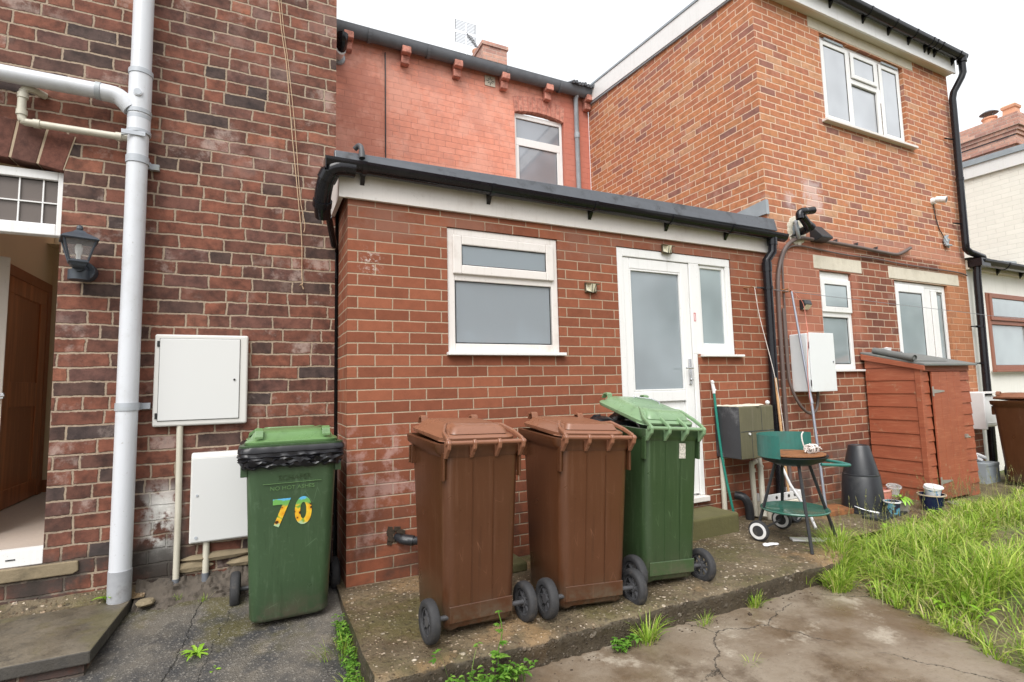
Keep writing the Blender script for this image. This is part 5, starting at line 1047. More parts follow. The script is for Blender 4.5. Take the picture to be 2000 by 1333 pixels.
# ================================================================ ON THE WING WALL
mt = thing('meter_box', 'deep white metal meter cabinet on the wing with a cable looping below', 'meter box', (4.38, -.1, 1.1))
v = MB(); v.box(4.19, 4.575, -.185, -.002, 1.085, 1.645); v.build('cabinet', K['white_metal'], mt, bevel=.010)
v = MB(); v.box(4.205, 4.575, -.2, -.186, 1.085, 1.650); v.build('door', K['white_metal'], mt, bevel=.004)
v = MB(); v.box(4.197, 4.2, -.20, -.19, 1.50, 1.56); v.box(4.197, 4.2, -.20, -.19, 1.14, 1.20); v.tube([(4.54, -.2, 1.37), (4.54, -.206, 1.37)], .008, 10); v.build('hinge', K['steel'], mt)
def cable(name, label, pts, r_, mat='black_plastic', k=4, cat='cable'): return tag(MB().tube(pts, r_, 10, smoothpath=k).build(name, K[mat], None, smooth=True), label, cat)
plain('cable_brown', (.13, .095, .085), .5, .15, 6)
cable('conduit', 'thick brown cable curving up beside the downpipe and along the wing under the orange brick', [(4.02, -.03, .0), (4.025, -.03, .6), (4.03, -.03, 1.3), (4.04, -.03, 2.05), (4.09, -.03, 2.33), (4.20, -.03, 2.52), (4.38, -.03, 2.625), (4.62, -.03, 2.645), (5.3, -.03, 2.64), (5.8, -.03, 2.625), (6.1, -.03, 2.622), (6.25, -.03, 2.66), (6.42, -.03, 2.73)], .019, 'cable_brown')
cable('cable', 'thinner dark cable clipped below the thick one and running to the far corner', [(4.135, -.02, 1.2), (4.14, -.02, 2.2), (4.17, -.02, 2.42), (4.27, -.02, 2.53), (4.45, -.02, 2.56), (4.74, -.02, 2.55), (5.25, -.02, 2.535), (5.67, -.02, 2.54), (6.15, -.02, 2.525), (6.6, -.02, 2.52), (7.46, -.02, 2.515), (7.68, -.02, 2.49)], .009, 'cable_brown')
cable('cable', 'heavy black cable loop hanging under the white meter cabinet', [(4.10, -.03, 1.9), (4.10, -.035, 1.3), (4.115, -.05, 1.12), (4.18, -.07, .97), (4.29, -.08, .88), (4.40, -.08, .90), (4.445, -.08, 1.0), (4.45, -.08, 1.09)], .014, 'cable_brown')
v = MB()
for x, z in ((4.33, 2.66), (4.72, 2.675), (5.0, 2.672), (5.36, 2.67), (5.72, 2.66)): v.prism([(x-.02, z-.012), (x+.018, z-.012), (x+.016, z+.016)], 'y', -.045, -.004)
tag(v.build('cable_clip', K['black_metal'], None), 'row of small black clips holding the thick brown cable', 'cable clips')
fl = thing('flue', 'black elbow boiler flue with grey guard above the cables on the wing', 'flue', (4.4, -.1, 2.8))
v = MB(); v.tube([(4.43, 0, 2.70), (4.43, -.09, 2.705), (4.42, -.13, 2.73), (4.34, -.15, 2.78), (4.28, -.16, 2.81)], .040, 16, smoothpath=4); v.tube([(4.255, -.165, 2.775), (4.26, -.16, 2.83), (4.295, -.17, 2.855), (4.36, -.175, 2.865), (4.44, -.185, 2.88)], .036, 16, cap=False, smoothpath=4); v.tube([(4.37, -.14, 2.77), (4.46, -.13, 2.72)], [.035, .05], 14); v.build('flue_pipe', K['gutter_black'], fl, smooth=True)
v = MB(); v.tube([(4.325, -.1705, 2.8615), (4.342, -.1715, 2.8625)], .0375, 16); v.build('band', K['steel'], fl, smooth=True)
v = MB(); L = [(4.38, -.02, 2.80), (4.33, -.07, 2.785), (4.305, -.09, 2.72), (4.33, -.08, 2.66), (4.38, -.05, 2.63)]; v.tube(L, .017, 10, smoothpath=4); v.lathe([(.0, 0), (.10, 0), (.095, .006), (0, .008)], (4.42, -.001, 2.71), 20, Matrix.Rotation(R(90), 4, 'X')); v.build('guard', K['lead'], fl, smooth=True)
v = MB()
for i in range(12): a = i*.55; rock(v, 4.42+.10*math.cos(a), -.004, 2.72+.11*math.sin(a), .05, .008, .045, i, 7)
v.build('mortar_patch', K['concrete_lintel'], fl)
v = MB(); v.prism([(0, 2.80), (-.02, 2.80), (-.13, 2.665), (-.13, 2.645), (-.05, 2.625), (0, 2.625)], 'x', 4.63, 4.81); tag(v.build('security_light', K['black_metal'], None, bevel=.006), 'black wedge floodlight right of the boiler flue', 'floodlight')
cc = thing('cctv_camera', 'small white bullet security camera high on the orange brick wing', 'camera', (7.1, 0, 3.38))
v = MB(); v.lathe([(0, 0), (.045, 0), (.040, .03), (0, .035)], (7.07, -.0, 3.395), 18, Matrix.Rotation(R(90), 4, 'X')); v.tube([(7.07, -.03, 3.395), (7.075, -.06, 3.39)], .016, 10); v.build('mount', K['upvc'], cc, smooth=True)
v = MB(); v.tube([(7.05, -.05, 3.40), (7.07, -.15, 3.37)], .038, 18); v.build('body', K['upvc'], cc, smooth=True)
v = MB(); v.tube([(7.0695, -.1495, 3.370), (7.0705, -.153, 3.369)], .030, 18); v.build('lens', K['hub_grey'], cc, smooth=True)
cable('camera_cable', 'thin black wire hanging from the white camera to a tangle of connectors', [(7.07, -.01, 3.36), (7.09, -.01, 3.2), (7.15, -.01, 3.05), (7.22, -.012, 2.97), (7.24, -.015, 2.93)], .005)
v = MB(); rnd = random.Random(12)
for i in range(14): v.tube([(7.26+rnd.uniform(-.06, .06), -.02-rnd.uniform(0, .03), 2.90+rnd.uniform(-.07, .07)), (7.26+rnd.uniform(-.05, .05), -.03, 2.90+rnd.uniform(-.06, .06)), (7.26+rnd.uniform(-.06, .06), -.02, 2.90+rnd.uniform(-.08, .08))], .011, 7, smoothpath=3)
tag(v.build('connector_tangle', K['lead'], None, smooth=True), 'grey tangle of taped connectors hanging on the orange brick under the camera', 'connectors')
d2 = thing('drainpipe', 'tall black downpipe from the high gutter at the far corner of the wing', 'drainpipe', (7.6, -.08, 2.7))
v = MB(); v.tube([(7.73, -.18, 5.36), (7.73, -.18, 5.16), (7.72, -.16, 5.10), (7.655, -.09, 4.92), (7.645, -.075, 4.83), (7.645, -.075, 4.7), (7.60, -.075, 2.90), (7.60, -.075, 2.82), (7.66, -.085, 2.78), (7.90, -.11, 2.735), (7.93, -.11, 2.70), (7.93, -.11, 2.62)], .040, 16); v.tube([(7.73, -.18, 5.38), (7.73, -.18, 5.30)], .055, 16); v.tube([(7.62, -.075, 3.72), (7.62, -.075, 3.76)], .045, 16); v.build('pipe', K['gutter_black'], d2, smooth=True)
for z in (3.15, 4.28): MB().tube([(7.60, -.06, z), (7.48, -.02, z+.01)], .010, 8).build('pipe_clip', K['gutter_black'], d2)
d3 = thing('drainpipe', 'black downpipe on the white rendered wall beyond the red shed', 'drainpipe', (7.75, -.06, 0))
v = MB(); v.tube([(7.80, -.09, 2.66), (7.79, -.08, 2.45), (7.745, -.07, -.05)], .042, 16); v.box(7.73, 7.95, -.17, -.02, 2.60, 2.70); v.build('pipe', K['gutter_black'], d3, smooth=True)
for z in (1.83, 1.36): v = MB(); v.tube([(7.76, -.06, z), (7.66, -.02, z)], .009, 8); v.lathe([(.0425, z-.012), (.048, z-.012), (.048, z+.012), (.0425, z+.012)], (7.767, -.07, 0), 14, None, False, False); v.build('pipe_clip', K['gutter_black'], d3)
hb = thing('heater_unit', 'white plastic box on the wall between the red shed and the brown bin', 'box', (7.45, -.12, .6))
v = MB(); v.box(7.30, 7.34, -.22, -.002, .56, 1.0); v.build('back_plate', K['white_plastic'], hb, bevel=.008)
v = MB(); v.box(7.342, 7.66, -.20, -.002, .58, .96); v.build('cover', K['white_plastic'], hb, bevel=.035, seg=4)
v = MB(); v.box(7.33, 7.69, -.24, -.002, .985, 1.005); v.box(7.345, 7.66, -.206, -.002, .63, .635); v.build('top_cap', K['upvc'], hb, bevel=.004)
# washing lines, hook and prop
cable('washing_line', 'thin wire washing line stretching right from a hook beside the black downpipe', [(3.69, -.04, 2.08), (4.12, -.05, 2.07), (5.5, -.10, 2.025), (7.0, -.15, 1.98), (8.6, -.2, 1.93), (11, -.3, 1.90)], .0028, 'steel', 3, 'washing line')
v = MB(); v.tube([(3.60, 0, 2.08), (3.66, -.04, 2.085), (3.69, -.045, 2.075)], .006, 8); v.tube([(4.02, 0, 2.09), (4.10, -.05, 2.08), (4.16, -.05, 2.095)], .008, 8); v.tube([(4.12, -.02, 2.06), (4.19, -.06, 2.075)], .008, 8); tag(v.build('line_hook', K['rust'], None, smooth=True), 'rusty hooks holding the washing line by the downpipe', 'hook')
cable('cord', 'pale cord hanging slack from the line hook down past the black downpipe', [(3.69, -.05, 2.08), (3.72, -.06, 1.8), (3.78, -.12, 1.3), (3.84, -.13, .9), (3.87, -.13, .5)], .0032, 'cord_white', 4, 'cord')
cable('cord', 'thin reddish cord trailing from the prop top in front of the meter cabinet', [(4.17, -.06, 2.09), (4.21, -.08, 2.05), (4.30, -.1, 1.95), (4.30, -.12, 1.75), (4.16, -.22, 1.60), (4.10, -.23, 1.2), (4.12, -.24, .85), (4.14, -.26, .7)], .003, 'pink_plastic', 5, 'cord')
v = MB(); v.tube([(4.155, -.09, 2.06), (4.12, -.235, 1.0), (4.075, -.33, .02)], [.009, .012, .012], 10); v.tube([(4.123, -.222, 1.07), (4.118, -.24, .98)], .015, 10); tag(v.build('line_prop', plain('prop_metal', (.36, .38, .44), .35, .08, 6, metal=.5), None, smooth=True), 'lilac grey metal clothes prop leaning beside the white meter cabinet', 'clothes prop')

# ================================================================ SHED
sh = thing('shed', 'small red painted timber shed with lapped boards and a ledged door', 'shed', (5.76, -.3, 0))
X0, X1, YF, YB, ZF, ZB = 5.335, 6.27, -.535, -.03, 1.325, 1.455
v = MB(); nb = 11; hb_ = 1.46/nb   # side boards, each lapping the next
for i in range(nb):
    z0_, z1_ = -.02+i*hb_, -.02+(i+1)*hb_+.008
    pts = [(YF+.045, z0_), (YB, z0_), (YB, min(z1_, ZB)), (YF+.045, min(z1_, ZF))]
    v.loft([[(X0+.004-.008, YF+.045, z0_), (X0-.004, YB, z0_), (X0-.004, YB, z0_+.01), (X0-.004, YF+.045, z0_+.01)], [(X0-.004, YF+.045, z0_+.01), (X0-.004, YB, z0_+.01), (X0+.008, YB, min(z1_, ZB)), (X0+.008, YF+.045, min(z1_, ZF))]][:2], True, True) if False else None
    zt0, zt1 = min(z1_, ZF+.01), min(z1_, ZB+.01)
    v.add([(X0-.003, YF+.04, z0_), (X0-.003, YB, z0_), (X0+.007, YB, zt1), (X0+.007, YF+.04, zt0), (X0+.02, YF+.04, z0_), (X0+.02, YB, z0_), (X0+.02, YB, zt1), (X0+.02, YF+.04, zt0)], [(0, 3, 2, 1), (0, 1, 5, 4), (2, 3, 7, 6), (0, 4, 7, 3), (1, 2, 6, 5)])
v.build('side_boards', K['shed_red'], sh)
v = MB(); hf = .118
for i in range(12):
    z0_, z1_ = -.02+i*hf, min(-.02+(i+1)*hf+.006, 1.25 if i > 9 else 9)
    for a, b in ((X0+.045, 5.50), (6.035, X1)):
        if z0_ > 1.2: continue
        v.add([(a, YF-.003, z0_), (b, YF-.003, z0_), (b, YF+.007, z1_), (a, YF+.007, z1_), (a, YF+.02, z0_), (b, YF+.02, z0_), (b, YF+.02, z1_), (a, YF+.02, z1_)], [(0, 1, 2, 3), (0, 4, 5, 1), (3, 2, 6, 7), (0, 3, 7, 4), (1, 5, 6, 2)])
v.box(X0+.045, X1, YF-.004, YF+.02, 1.256, ZF); v.build('front_boards', K['shed_red'], sh, bevel=.002)
v = MB(); v.box(X0-.008, X0+.044, YF-.012, YF+.039, -.02, ZF-.01); v.build('corner_post', K['shed_red'], sh, bevel=.004)
v = MB(); v.prism([(YF+.01, -.02), (YB, -.02), (YB, ZB), (YF+.01, ZF)], 'x', X1-.012, X1); v.box(X0+.02, X1, YB, YB+.01, -.02, ZB-.01); v.build('far_side', K['shed_red'], sh)
v = MB(); xs = [5.503, 5.635, 5.767, 5.90, 6.032]
for a, b in zip(xs, xs[1:]): v.box(a+.0015, b-.0015, YF-.026, YF-.007, .01, 1.250)
dd = v.build('door', K['shed_red'], sh, bevel=.003)
for z in (1.055, .175):
    v = MB(); v.prism([(5.485, z-.045), (5.51, z-.045), (5.51, z-.018), (5.70, z-.005), (5.70, z+.008), (5.51, z+.022), (5.51, z+.05), (5.485, z+.05)], 'y', YF-.0305, YF-.0265); v.build('hinge', K['galvanised'], dd)
v = MB(); v.box(6.005, 6.04, YF-.045, YF-.027, .575, .61); v.tube([(6.035, YF-.03, .59), (6.08, YF-.035, .575)], .011, 8); v.build('hasp', K['galvanised'], dd, smooth=True)
rz = lambda y, o_: ZF+(ZB-ZF)*(y-YF)/(YB-YF)+o_
v = MB(); v.prism([(-.60, rz(-.60, .002)), (0-.005, rz(-.005, .002)), (-.005, rz(-.005, .022)), (-.60, rz(-.60, .022))], 'x', X0-.02, X1+.045); v.build('roof', K['felt'], sh, bevel=.003)
v = MB(); v.prism([(-.595, rz(-.595, -.045)), (-.01, rz(-.01, -.06)), (-.01, rz(-.01, .001)), (-.595, rz(-.595, .001))], 'x', X0-.030, X0-.009); v.build('roof_trim', K['shed_red'], sh, bevel=.003)
v = MB(); v.box(X0, X1, YF+.0, YB, -.14, -.021); v.build('floor_bearer', K['wood_weathered'], sh)
v = MB(); r_ = .030   # felt offcut rolled at its left end
pts = []
for i in range(34): a = i*.42; rr_ = .034-.0006*i*1.0; pts.append((5.30+.036+rr_*math.cos(a)*-1, rz(-.3, .06)+rr_*math.sin(a)))
sheet_ = [(5.34, rz(-.3, .028)), (5.6, rz(-.3, .030)), (5.9, rz(-.3, .027))]
v.tube([(5.31, -.52, rz(-.52, .058)), (5.40, -.10, rz(-.10, .058))], .033, 18, cap=False); v.tube([(5.31, -.515, rz(-.515, .058)), (5.40, -.10, rz(-.10, .058))], .018, 14)
v.loft([[(5.33, -.5, rz(-.5, .025)), (5.42, -.08, rz(-.08, .025)), (5.42, -.08, rz(-.08, .033)), (5.33, -.5, rz(-.5, .033))], [(5.95, -.50, rz(-.5, .024)), (5.95, -.1, rz(-.1, .024)), (5.95, -.1, rz(-.1, .029)), (5.95, -.50, rz(-.5, .029))]])
tag(v.build('felt_roll', K['felt'], None, smooth=True), 'part rolled strip of grey roofing felt lying on the red shed roof', 'roofing felt')
v = MB(); v.lathe([(.035, 0), (.042, .055), (.045, .055), (.045, .062), (.02, .065), (0, .072)], (5.52, -.16, rz(-.16, .035)), 16); tag(v.build('plastic_tub', K['white_plastic'], None, smooth=True), 'little white tub standing on the red shed roof', 'tub')
v = MB(); rnd = random.Random(2)
for i in range(16): c_ = Vector((5.80+rnd.uniform(-.05, .05), -.14+rnd.uniform(-.02, .02), rz(-.14, .045)+rnd.uniform(-.012, .015))); rock(v, *c_, .014, .010, .006, i, 6)
tag(v.build('pine_cone', K['black_metal'], None), 'dark spiky pine cone on the red shed roof behind the felt', 'pine cone')

# ================================================================ BUCKETS AND POTS
def upturned(label, x, y, z, rb, rt, h, handle=False):
    t = thing('bucket', label, 'bucket', (x, y, z), 'black buckets stacked upside down')
    v = MB(); v.lathe([(rb-.004, z), (rb+.006, z), (rb+.006, z+.018), (rb, z+.022), (rt+.004, z+h-.012), (rt-.004, z+h), (rt-.014, z+h), (rt-.018, z+h-.005), (0, z+h-.005)], (x, y, 0), 36, None, False, False); v.build('body', K['black_plastic'], t, smooth=True)
    if handle:
        L = [(x+(rb+.012)*math.cos(a), y+(rb+.012)*math.sin(a), z+.07-.05*math.sin((a-R(190))/R(160)*math.pi)) for a in [R(190+160*k/14) for k in range(15)]]
        h_ = MB().tube(L, .0032, 6).build('handle', K['steel'], t, smooth=True); MB().tube(L[3:6], .008, 8).build('grip', K['white_plastic'], h_, smooth=True)
    return t
bx_, by_ = 4.475, -.415
upturned('black bucket standing upside down with its wire handle and white grip, bottom of the stack', bx_, by_, .0, .172, .145, .335, True)
upturned('smaller black bucket upside down on top of another by the red shed', bx_, by_, .318, .142, .082, .275)
v = MB(); v.prism([(4.22, -.72), (4.70, -.66), (4.66, -.52), (4.2, -.56)], 'z', -.01, .02); tag(v.build('seed_tray', K['black_plastic'], None, bevel=.005), 'flat black tray on the ground before the bucket stack', 'tray')
v = MB(); v.prism([(4.02, -.40), (4.36, -.44), (4.36, -.22), (4.05, -.20)], 'z', .0, .045); tag(v.build('timber_board', K['rust'], None, bevel=.004), 'orange brown board lying left of the bucket stack', 'board')
def oval(name, label, cat, x, y, z, mat, rx, ry, h, **kw): pass
t = thing('planter', 'pink plastic trough planter tucked between the bucket stack and the pots', 'planter', (4.70, -.46, .0))
v = MB(); v.loft([rrect(4.70, -.46, .12, .08, .02, .0), rrect(4.70, -.46, .15, .11, .025, .17), rrect(4.70, -.46, .14, .10, .02, .17), rrect(4.70, -.46, .11, .07, .02, .04)], True, True); v.build('body', K['pink_plastic'], t, smooth=True)
v = MB(); v.loft([rrect(4.70, -.46, .162, .122, .03, .165), rrect(4.70, -.46, .162, .122, .03, .178), rrect(4.70, -.46, .14, .10, .02, .178)], False, False); v.build('rim', plain('pink_rim', (.75, .42, .36), .5), t, smooth=True)
open_pot('bucket', 'small dark printed bucket with a white rim in front of the grey pot', 'bucket', 4.515, -.64, .0, .046, .060, .125, 'print_dark', rimr=.006, rimm='white_plastic', fill='soil', fillz=.7)
gp = open_pot('plant_pot', 'grey pot of drooping yellow green leaves between the dark bucket and blue pot', 'plant pot', 4.72, -.60, .0, .056, .070, .10, 'grey_pot', rimr=.006, rimm='white_plastic', fill='soil', fillz=.85)
open_pot('plastic_tub', 'clear plastic tub tipped on top of the grey plant pot', 'tub', 4.80, -.50, .125, .040, .054, .085, 'clear_plastic', rimr=.006, rimm='clear_plastic', tilt=(12, -10))
open_pot('plant_pot', 'glazed dark blue pot with cream rim in front of the shed', 'plant pot', 4.98, -.72, .0, .070, .100, .15, 'glaze_blue', rimr=.008, rimm='glaze_rim', fill='soil', fillz=.85)
tb = open_pot('plastic_tub', 'white tub with a blue printed side and lid sitting in the blue pot', 'tub', 5.00, -.72, .118, .052, .066, .090, 'print_blue', rimr=.004, rimm='white_plastic', tilt=(6, -6))
v = MB(); v.lathe([(0, .088), (.070, .088), (.073, .096), (.070, .103), (0, .101)], (0, 0, 0), 28, Matrix.Translation((5.00, -.72, .118)) @ Matrix.Rotation(R(9), 4, 'X') @ Matrix.Rotation(R(-3), 4, 'Y')); v.build('lid', K['white_plastic'], tb, smooth=True)
open_pot('planter', 'broken beige trough on the ground at the foot of the shed front', 'planter', 5.38, -.72, -.03, .05, .06, .06, 'grey_pot', fill='soil')
# clutter beyond the shed
v = MB(); v.box(6.95, 7.25, -.32, -.05, -.03, .20); v.box(6.95, 7.25, -.326, -.321, .17, .2); tag(v.build('storage_box', K['lead'], None, bevel=.012), 'pale grey plastic storage box on the ground between shed and brown bin', 'storage box')
v = MB(); rnd = random.Random(4)
for i in range(10): a = rnd.uniform(0, 3); c_ = (7.08+rnd.uniform(-.1, .1), -.2+rnd.uniform(-.08, .08), .225+rnd.uniform(0, .05)); v.tube([(c_[0]-.08, c_[1], c_[2]), (c_[0], c_[1]+.03, c_[2]+.03), (c_[0]+.08, c_[1]-.02, c_[2]-.01)], .014, 6, smoothpath=3)
tag(v.build('crumpled_bag', K['litter'], None, smooth=True), 'crumpled white carrier bag on top of the grey storage box', 'bag')
# things between the brown bins
v = MB(); v.lathe([(.05, 0), (.065, .16), (.07, .16), (.07, .17), (.03, .17)], (.95, -.16, .12), 18, Matrix.Rotation(R(-20), 4, 'Y')); v.tube([(.95, -.12, .0), (.95, -.12, .14)], .05, 12); tag(v.build('gully_hopper', K['hub_grey'], None, smooth=True), 'grey plastic hopper low on the wall seen in the gap between the brown bins', 'gully')
v = MB(); v.box(.80, 1.10, -.28, -.02, 0, .06); tag(v.build('gully_block', K['mossy_stone'], None, bevel=.012), 'mossy concrete gully surround behind the brown bins', 'concrete block')
v = MB(); v.prism([(-.20, .0), (-.17, .0), (-.02, .52), (-.05, .52)], 'x', 1.38, 1.52); tag(v.build('plank', K['wood_weathered'], None, bevel=.003), 'brown plank leaning on the wall in the gap left of the green bin', 'plank')
# ================================================================ VEGETATION
def blade(m, x, y, z, h, w, lean, az, bend=1.0, seg=3, rnd=random):
    dx, dy = math.cos(az), math.sin(az); sx, sy = -dy, dx; n0 = len(m.v); tw = rnd.uniform(-.5, .5)
    sx, sy = sx*math.cos(tw)+dx*math.sin(tw), sy*math.cos(tw)+dy*math.sin(tw)
    for i in range(seg):
        t = i/seg; off = lean*h*(t**(1+bend)); zz = z+h*(t-.35*lean*t*t*t); ww = w*(1-.55*t)
        m.v.append((x+dx*off-sx*ww, y+dy*off-sy*ww, zz)); m.v.append((x+dx*off+sx*ww, y+dy*off+sy*ww, zz))
    m.v.append((x+dx*lean*h, y+dy*lean*h, z+h*(1-.35*lean)))
    for i in range(seg-1): a = n0+2*i; m.f.append((a, a+1, a+3, a+2))
    a = n0+2*(seg-1); m.f.append((a, a+1, a+2))
rg = random.Random(21)
def bare(x, y):   # worn and bare places
    n = noise.noise(Vector((x*.9+3, y*1.3, 2)))+.4*noise.noise(Vector((x*3, y*3.5, 7)))
    b = n < -.21 or math.hypot((x-3.55)/1.0, (y+2.05)/.35) < .8 or math.hypot((x-4.4)/.8, (y+1.45)/.16) < .75
    return b
def grass_limit(x, y):
    if x < yard_edge(y)+.02+.05*noise.noise(Vector((x*9, y*9, 0))): return False
    if y > -.80+.10*noise.noise(Vector((x*2.3, 0, 4)))+(.12 if x > 5.3 else 0): return False
    if x < 3.45 and y > -1.16: return x > 2.93+(y+1.16)*1.0
    return True
m = MB(); cnt = 0; tries = 0
while cnt < 4300 and tries < 40000:
    tries += 1
    x = 2.6+rg.random()**1.25*6.6; y = -.45-rg.random()*2.9
    if not grass_limit(x, y): continue
    d = math.hypot(x+.49, y+3.41)
    if bare(x, y) and rg.random() < .93: continue
    if x-yard_edge(y) < .30 and rg.random() > .30+(x-yard_edge(y))*2.2: continue
    if rg.random() > min(1, 4.6/d)+.25: continue
    edge = min(1, max(0, (x-yard_edge(y))/.35)); lush = .55+.45*edge
    hN = .5+.5*noise.noise(Vector((x*1.6, y*1.6, 5))); cnt += 1
    back = 1.0 if y < -.95 else .55
    nb = rg.randint(8, 15); hh = (.085+.21*max(0, hN)**1.3)*lush*back*(1 if x < 4 else .72); fl_ = rg.uniform(0, 6.28)
    for k in range(nb):
        az = rg.uniform(0, 6.283); r_ = rg.random()*.045
        blade(m, x+r_*math.cos(az), y+r_*math.sin(az), ground_z(x, y)-.008, hh*rg.uniform(.45, 1.6), rg.uniform(.0016, .0036)*(1+.07*d), rg.uniform(.15, 1.35), (az if rg.random() < .6 else fl_)+rg.uniform(-.6, .6), rg.uniform(.3, 1.3), 3, rg)
for i in range(190):
    t_ = rg.random(); x = 2.80+.62*t_+rg.uniform(-.05, .05); y = -1.19+.40*t_**1.3+rg.uniform(-.07, .03)
    for k in range(14):
        az = rg.uniform(0, 6.283); r_ = rg.random()*.04
        blade(m, x+r_*math.cos(az), y+r_*math.sin(az), ground_z(x, y)-.008, rg.uniform(.08, .26)*(.6+.6*t_), rg.uniform(.0018, .004), rg.uniform(.15, 1.2), az, rg.uniform(.3, 1.3), 3, rg)
tag(m.build('grass', K['grass'], None), 'long bright green grass growing over the yard edge', 'grass', kind='stuff')
m = MB()
for i in range(2600):
    x = 2.62+rg.random()**1.3*5.5; y = -.5-rg.random()*2.7
    if not grass_limit(x+.06, y): continue
    blade(m, x, y, ground_z(x, y), rg.uniform(.04, .20), rg.uniform(.0014, .003), rg.uniform(.5, 1.8), rg.uniform(0, 6.28), .8, 3, rg)
tag(m.build('straw', K['seed_head'], None), 'dry straw coloured stalks tangled through the long grass', 'straw', kind='stuff')
# thin mown-looking understory that hides the soil
m = MB(); cnt = 0
while cnt < 15000:
    x = 2.6+rg.random()**1.2*6.6; y = -.40-rg.random()*2.9
    if not grass_limit(x, y+.05): continue
    if bare(x, y) and rg.random() < .86: continue
    cnt += 1
    blade(m, x, y, ground_z(x, y)-.008, rg.uniform(.02, .07), rg.uniform(.0025, .005), rg.uniform(.2, 1.3), rg.uniform(0, 6.28), .6, 2, rg)
tag(m.build('ground_cover', K['grass'], None), 'short green ground cover between the grass clumps', 'ground cover', kind='stuff')
# feathery seed stems over the grass
m = MB()
for i in range(230):
    x = 3.3+rg.random()*4.2; y = -.62-rg.random()**1.6*1.3
    if i < 26: x = rg.uniform(3.5, 4.25); y = rg.uniform(-1.0, -.72)
    z = ground_z(x, y); h = rg.uniform(.18, .38); az = rg.uniform(0, 6.28); ln = rg.uniform(.05, .4)
    blade(m, x, y, z, h, .0016, ln, az, .8, 3, rg)
    tx, ty, tz = x+math.cos(az)*ln*h, y+math.sin(az)*ln*h, z+h*(1-.35*ln)
    for k in range(rg.randint(9, 20)):
        t = rg.random()*.42; px, py, pz = tx-(tx-x)*t, ty-(ty-y)*t, tz-(tz-z)*t; a = rg.uniform(0, 6.28); L = .012+.05*t
        blade(m, px, py, pz, rg.uniform(.010, .022), .0022, L*40*.5, a, .2, 1, rg)
tag(m.build('seed_heads', K['seed_head'], None), 'pale feathery grass seed heads standing before the buckets and shed', 'seed heads', kind='stuff')
def leaf(m, x, y, z, L, W, az, up, droop=.6, notch=0, rnd=rg):
    dx, dy = math.cos(az), math.sin(az); sx, sy = -dy, dx; n = 6; n0 = len(m.v)
    for i in range(n+1):
        t = i/n; w = W*math.sin(math.pi*min(1, t*.92+.04))**.8*(1-(.35 if notch and i % 2 else 0)); r_ = L*t; zz = z+L*(up*t-droop*t*t)
        m.v += [(x+dx*r_-sx*w, y+dy*r_-sy*w, zz+w*.35), (x+dx*r_, y+dy*r_, zz), (x+dx*r_+sx*w, y+dy*r_+sy*w, zz+w*.35)]
    for i in range(n):
        a = n0+3*i; m.f += [(a, a+1, a+4, a+3), (a+1, a+2, a+5, a+4)]
BROAD = 1
def rosette(name, label, x, y, z, n, L, W, up=.7, mat='weed', notch=0, droop=.6, cat='weed', group=None):
    m = MB(); rr = random.Random(int(abs(x*1000)+abs(y*777)))
    for k in range(n):
        leaf(m, x+rr.uniform(-.01, .01), y+rr.uniform(-.01, .01), z, L*rr.uniform(.6, 1.1), W*rr.uniform(.7, 1.1), 6.283*k/n+rr.uniform(-.4, .4), up*rr.uniform(.5, 1.3), droop, notch, rr)
    return tag(m.build(name, K[mat], None), label, cat, group)
rosette('dandelion', 'bright yellow green weed rosette growing from a tarmac crack in front of the step', -.750, -.33, -.068, 12, .085, .012, .9, notch=1)
rosette('dandelion', 'tiny weed in the tarmac crack nearest the bottom of the picture', -.66, -.50, -.085, 7, .035, .009, .8)
rosette('dandelion', 'small leafy weed between the soil pipe and the brick wall', -1.235, .31, .065, 9, .075, .013, 1.0)
def tuft(label, x, y, z, n, h, w=.0022, spread=.05, mat='grass', lean=(.2, 1.0), group='grass tufts at the foot of the slab', name='grass_tuft', seeds=0):
    m = MB(); rr = random.Random(int(abs(x*991)+n))
    for k in range(n):
        az = rr.uniform(0, 6.283); r_ = rr.random()*spread
        blade(m, x+r_*math.cos(az), y+r_*math.sin(az)*.6, z-.01, h*rr.uniform(.45, 1.1), w*rr.uniform(.7, 1.3), rr.uniform(*lean), az, rr.uniform(.2, 1.2), 4, rr)
    return tag(m.build(name, K[mat], None), label, 'grass tuft', group)
m = MB(); rr_ = random.Random(77)
for i in range(150):
    x = 2.9+rr_.random()**1.2*4.5; y = -.7-rr_.random()*2.3
    if not grass_limit(x-.05, y): continue
    for k in range(rr_.randint(4, 8)): leaf(m, x, y, ground_z(x, y)+.03, rr_.uniform(.04, .09), rr_.uniform(.006, .014), rr_.uniform(0, 6.28), rr_.uniform(.6, 1.6), .9, 0, rr_)
tag(m.build('broad_weeds', K['weed'], None), 'broad leafed weeds scattered among the long grass', 'weeds', kind='stuff')
tuft('tall lush grass tuft at the foot of the slab below the green bin', 1.335, -1.165, -.135, 110, .17, .0026, .06)
tuft('sparse greyish grass tuft right of the lush one at the slab foot', 1.73, -1.165, -.135, 34, .10, .0018, .04)
tuft('compact grass tuft against the slab edge left of the grassy corner', 2.17, -1.135, -.135, 70, .12, .0024, .045)
tuft('thin grass tuft where the slab edge meets the long grass', 2.72, -1.08, -.13, 40, .13, .002, .05)
tuft('small fine grass tuft by the foot of the tall conduit', -.90, .30, .0, 30, .06, .0013, .02, lean=(.1, .6), group='small grass tufts in the tarmac')
tuft('small fine grass tuft in the crack below the short conduit', -.765, .25, -.005, 26, .055, .0013, .03, lean=(.2, .9), group='small grass tufts in the tarmac')
tuft('tiny grass tuft in the middle of the brown concrete', 1.62, -1.55, -.132, 22, .05, .0014, .05, lean=(.5, 1.2), group='small grass tufts in the yard')
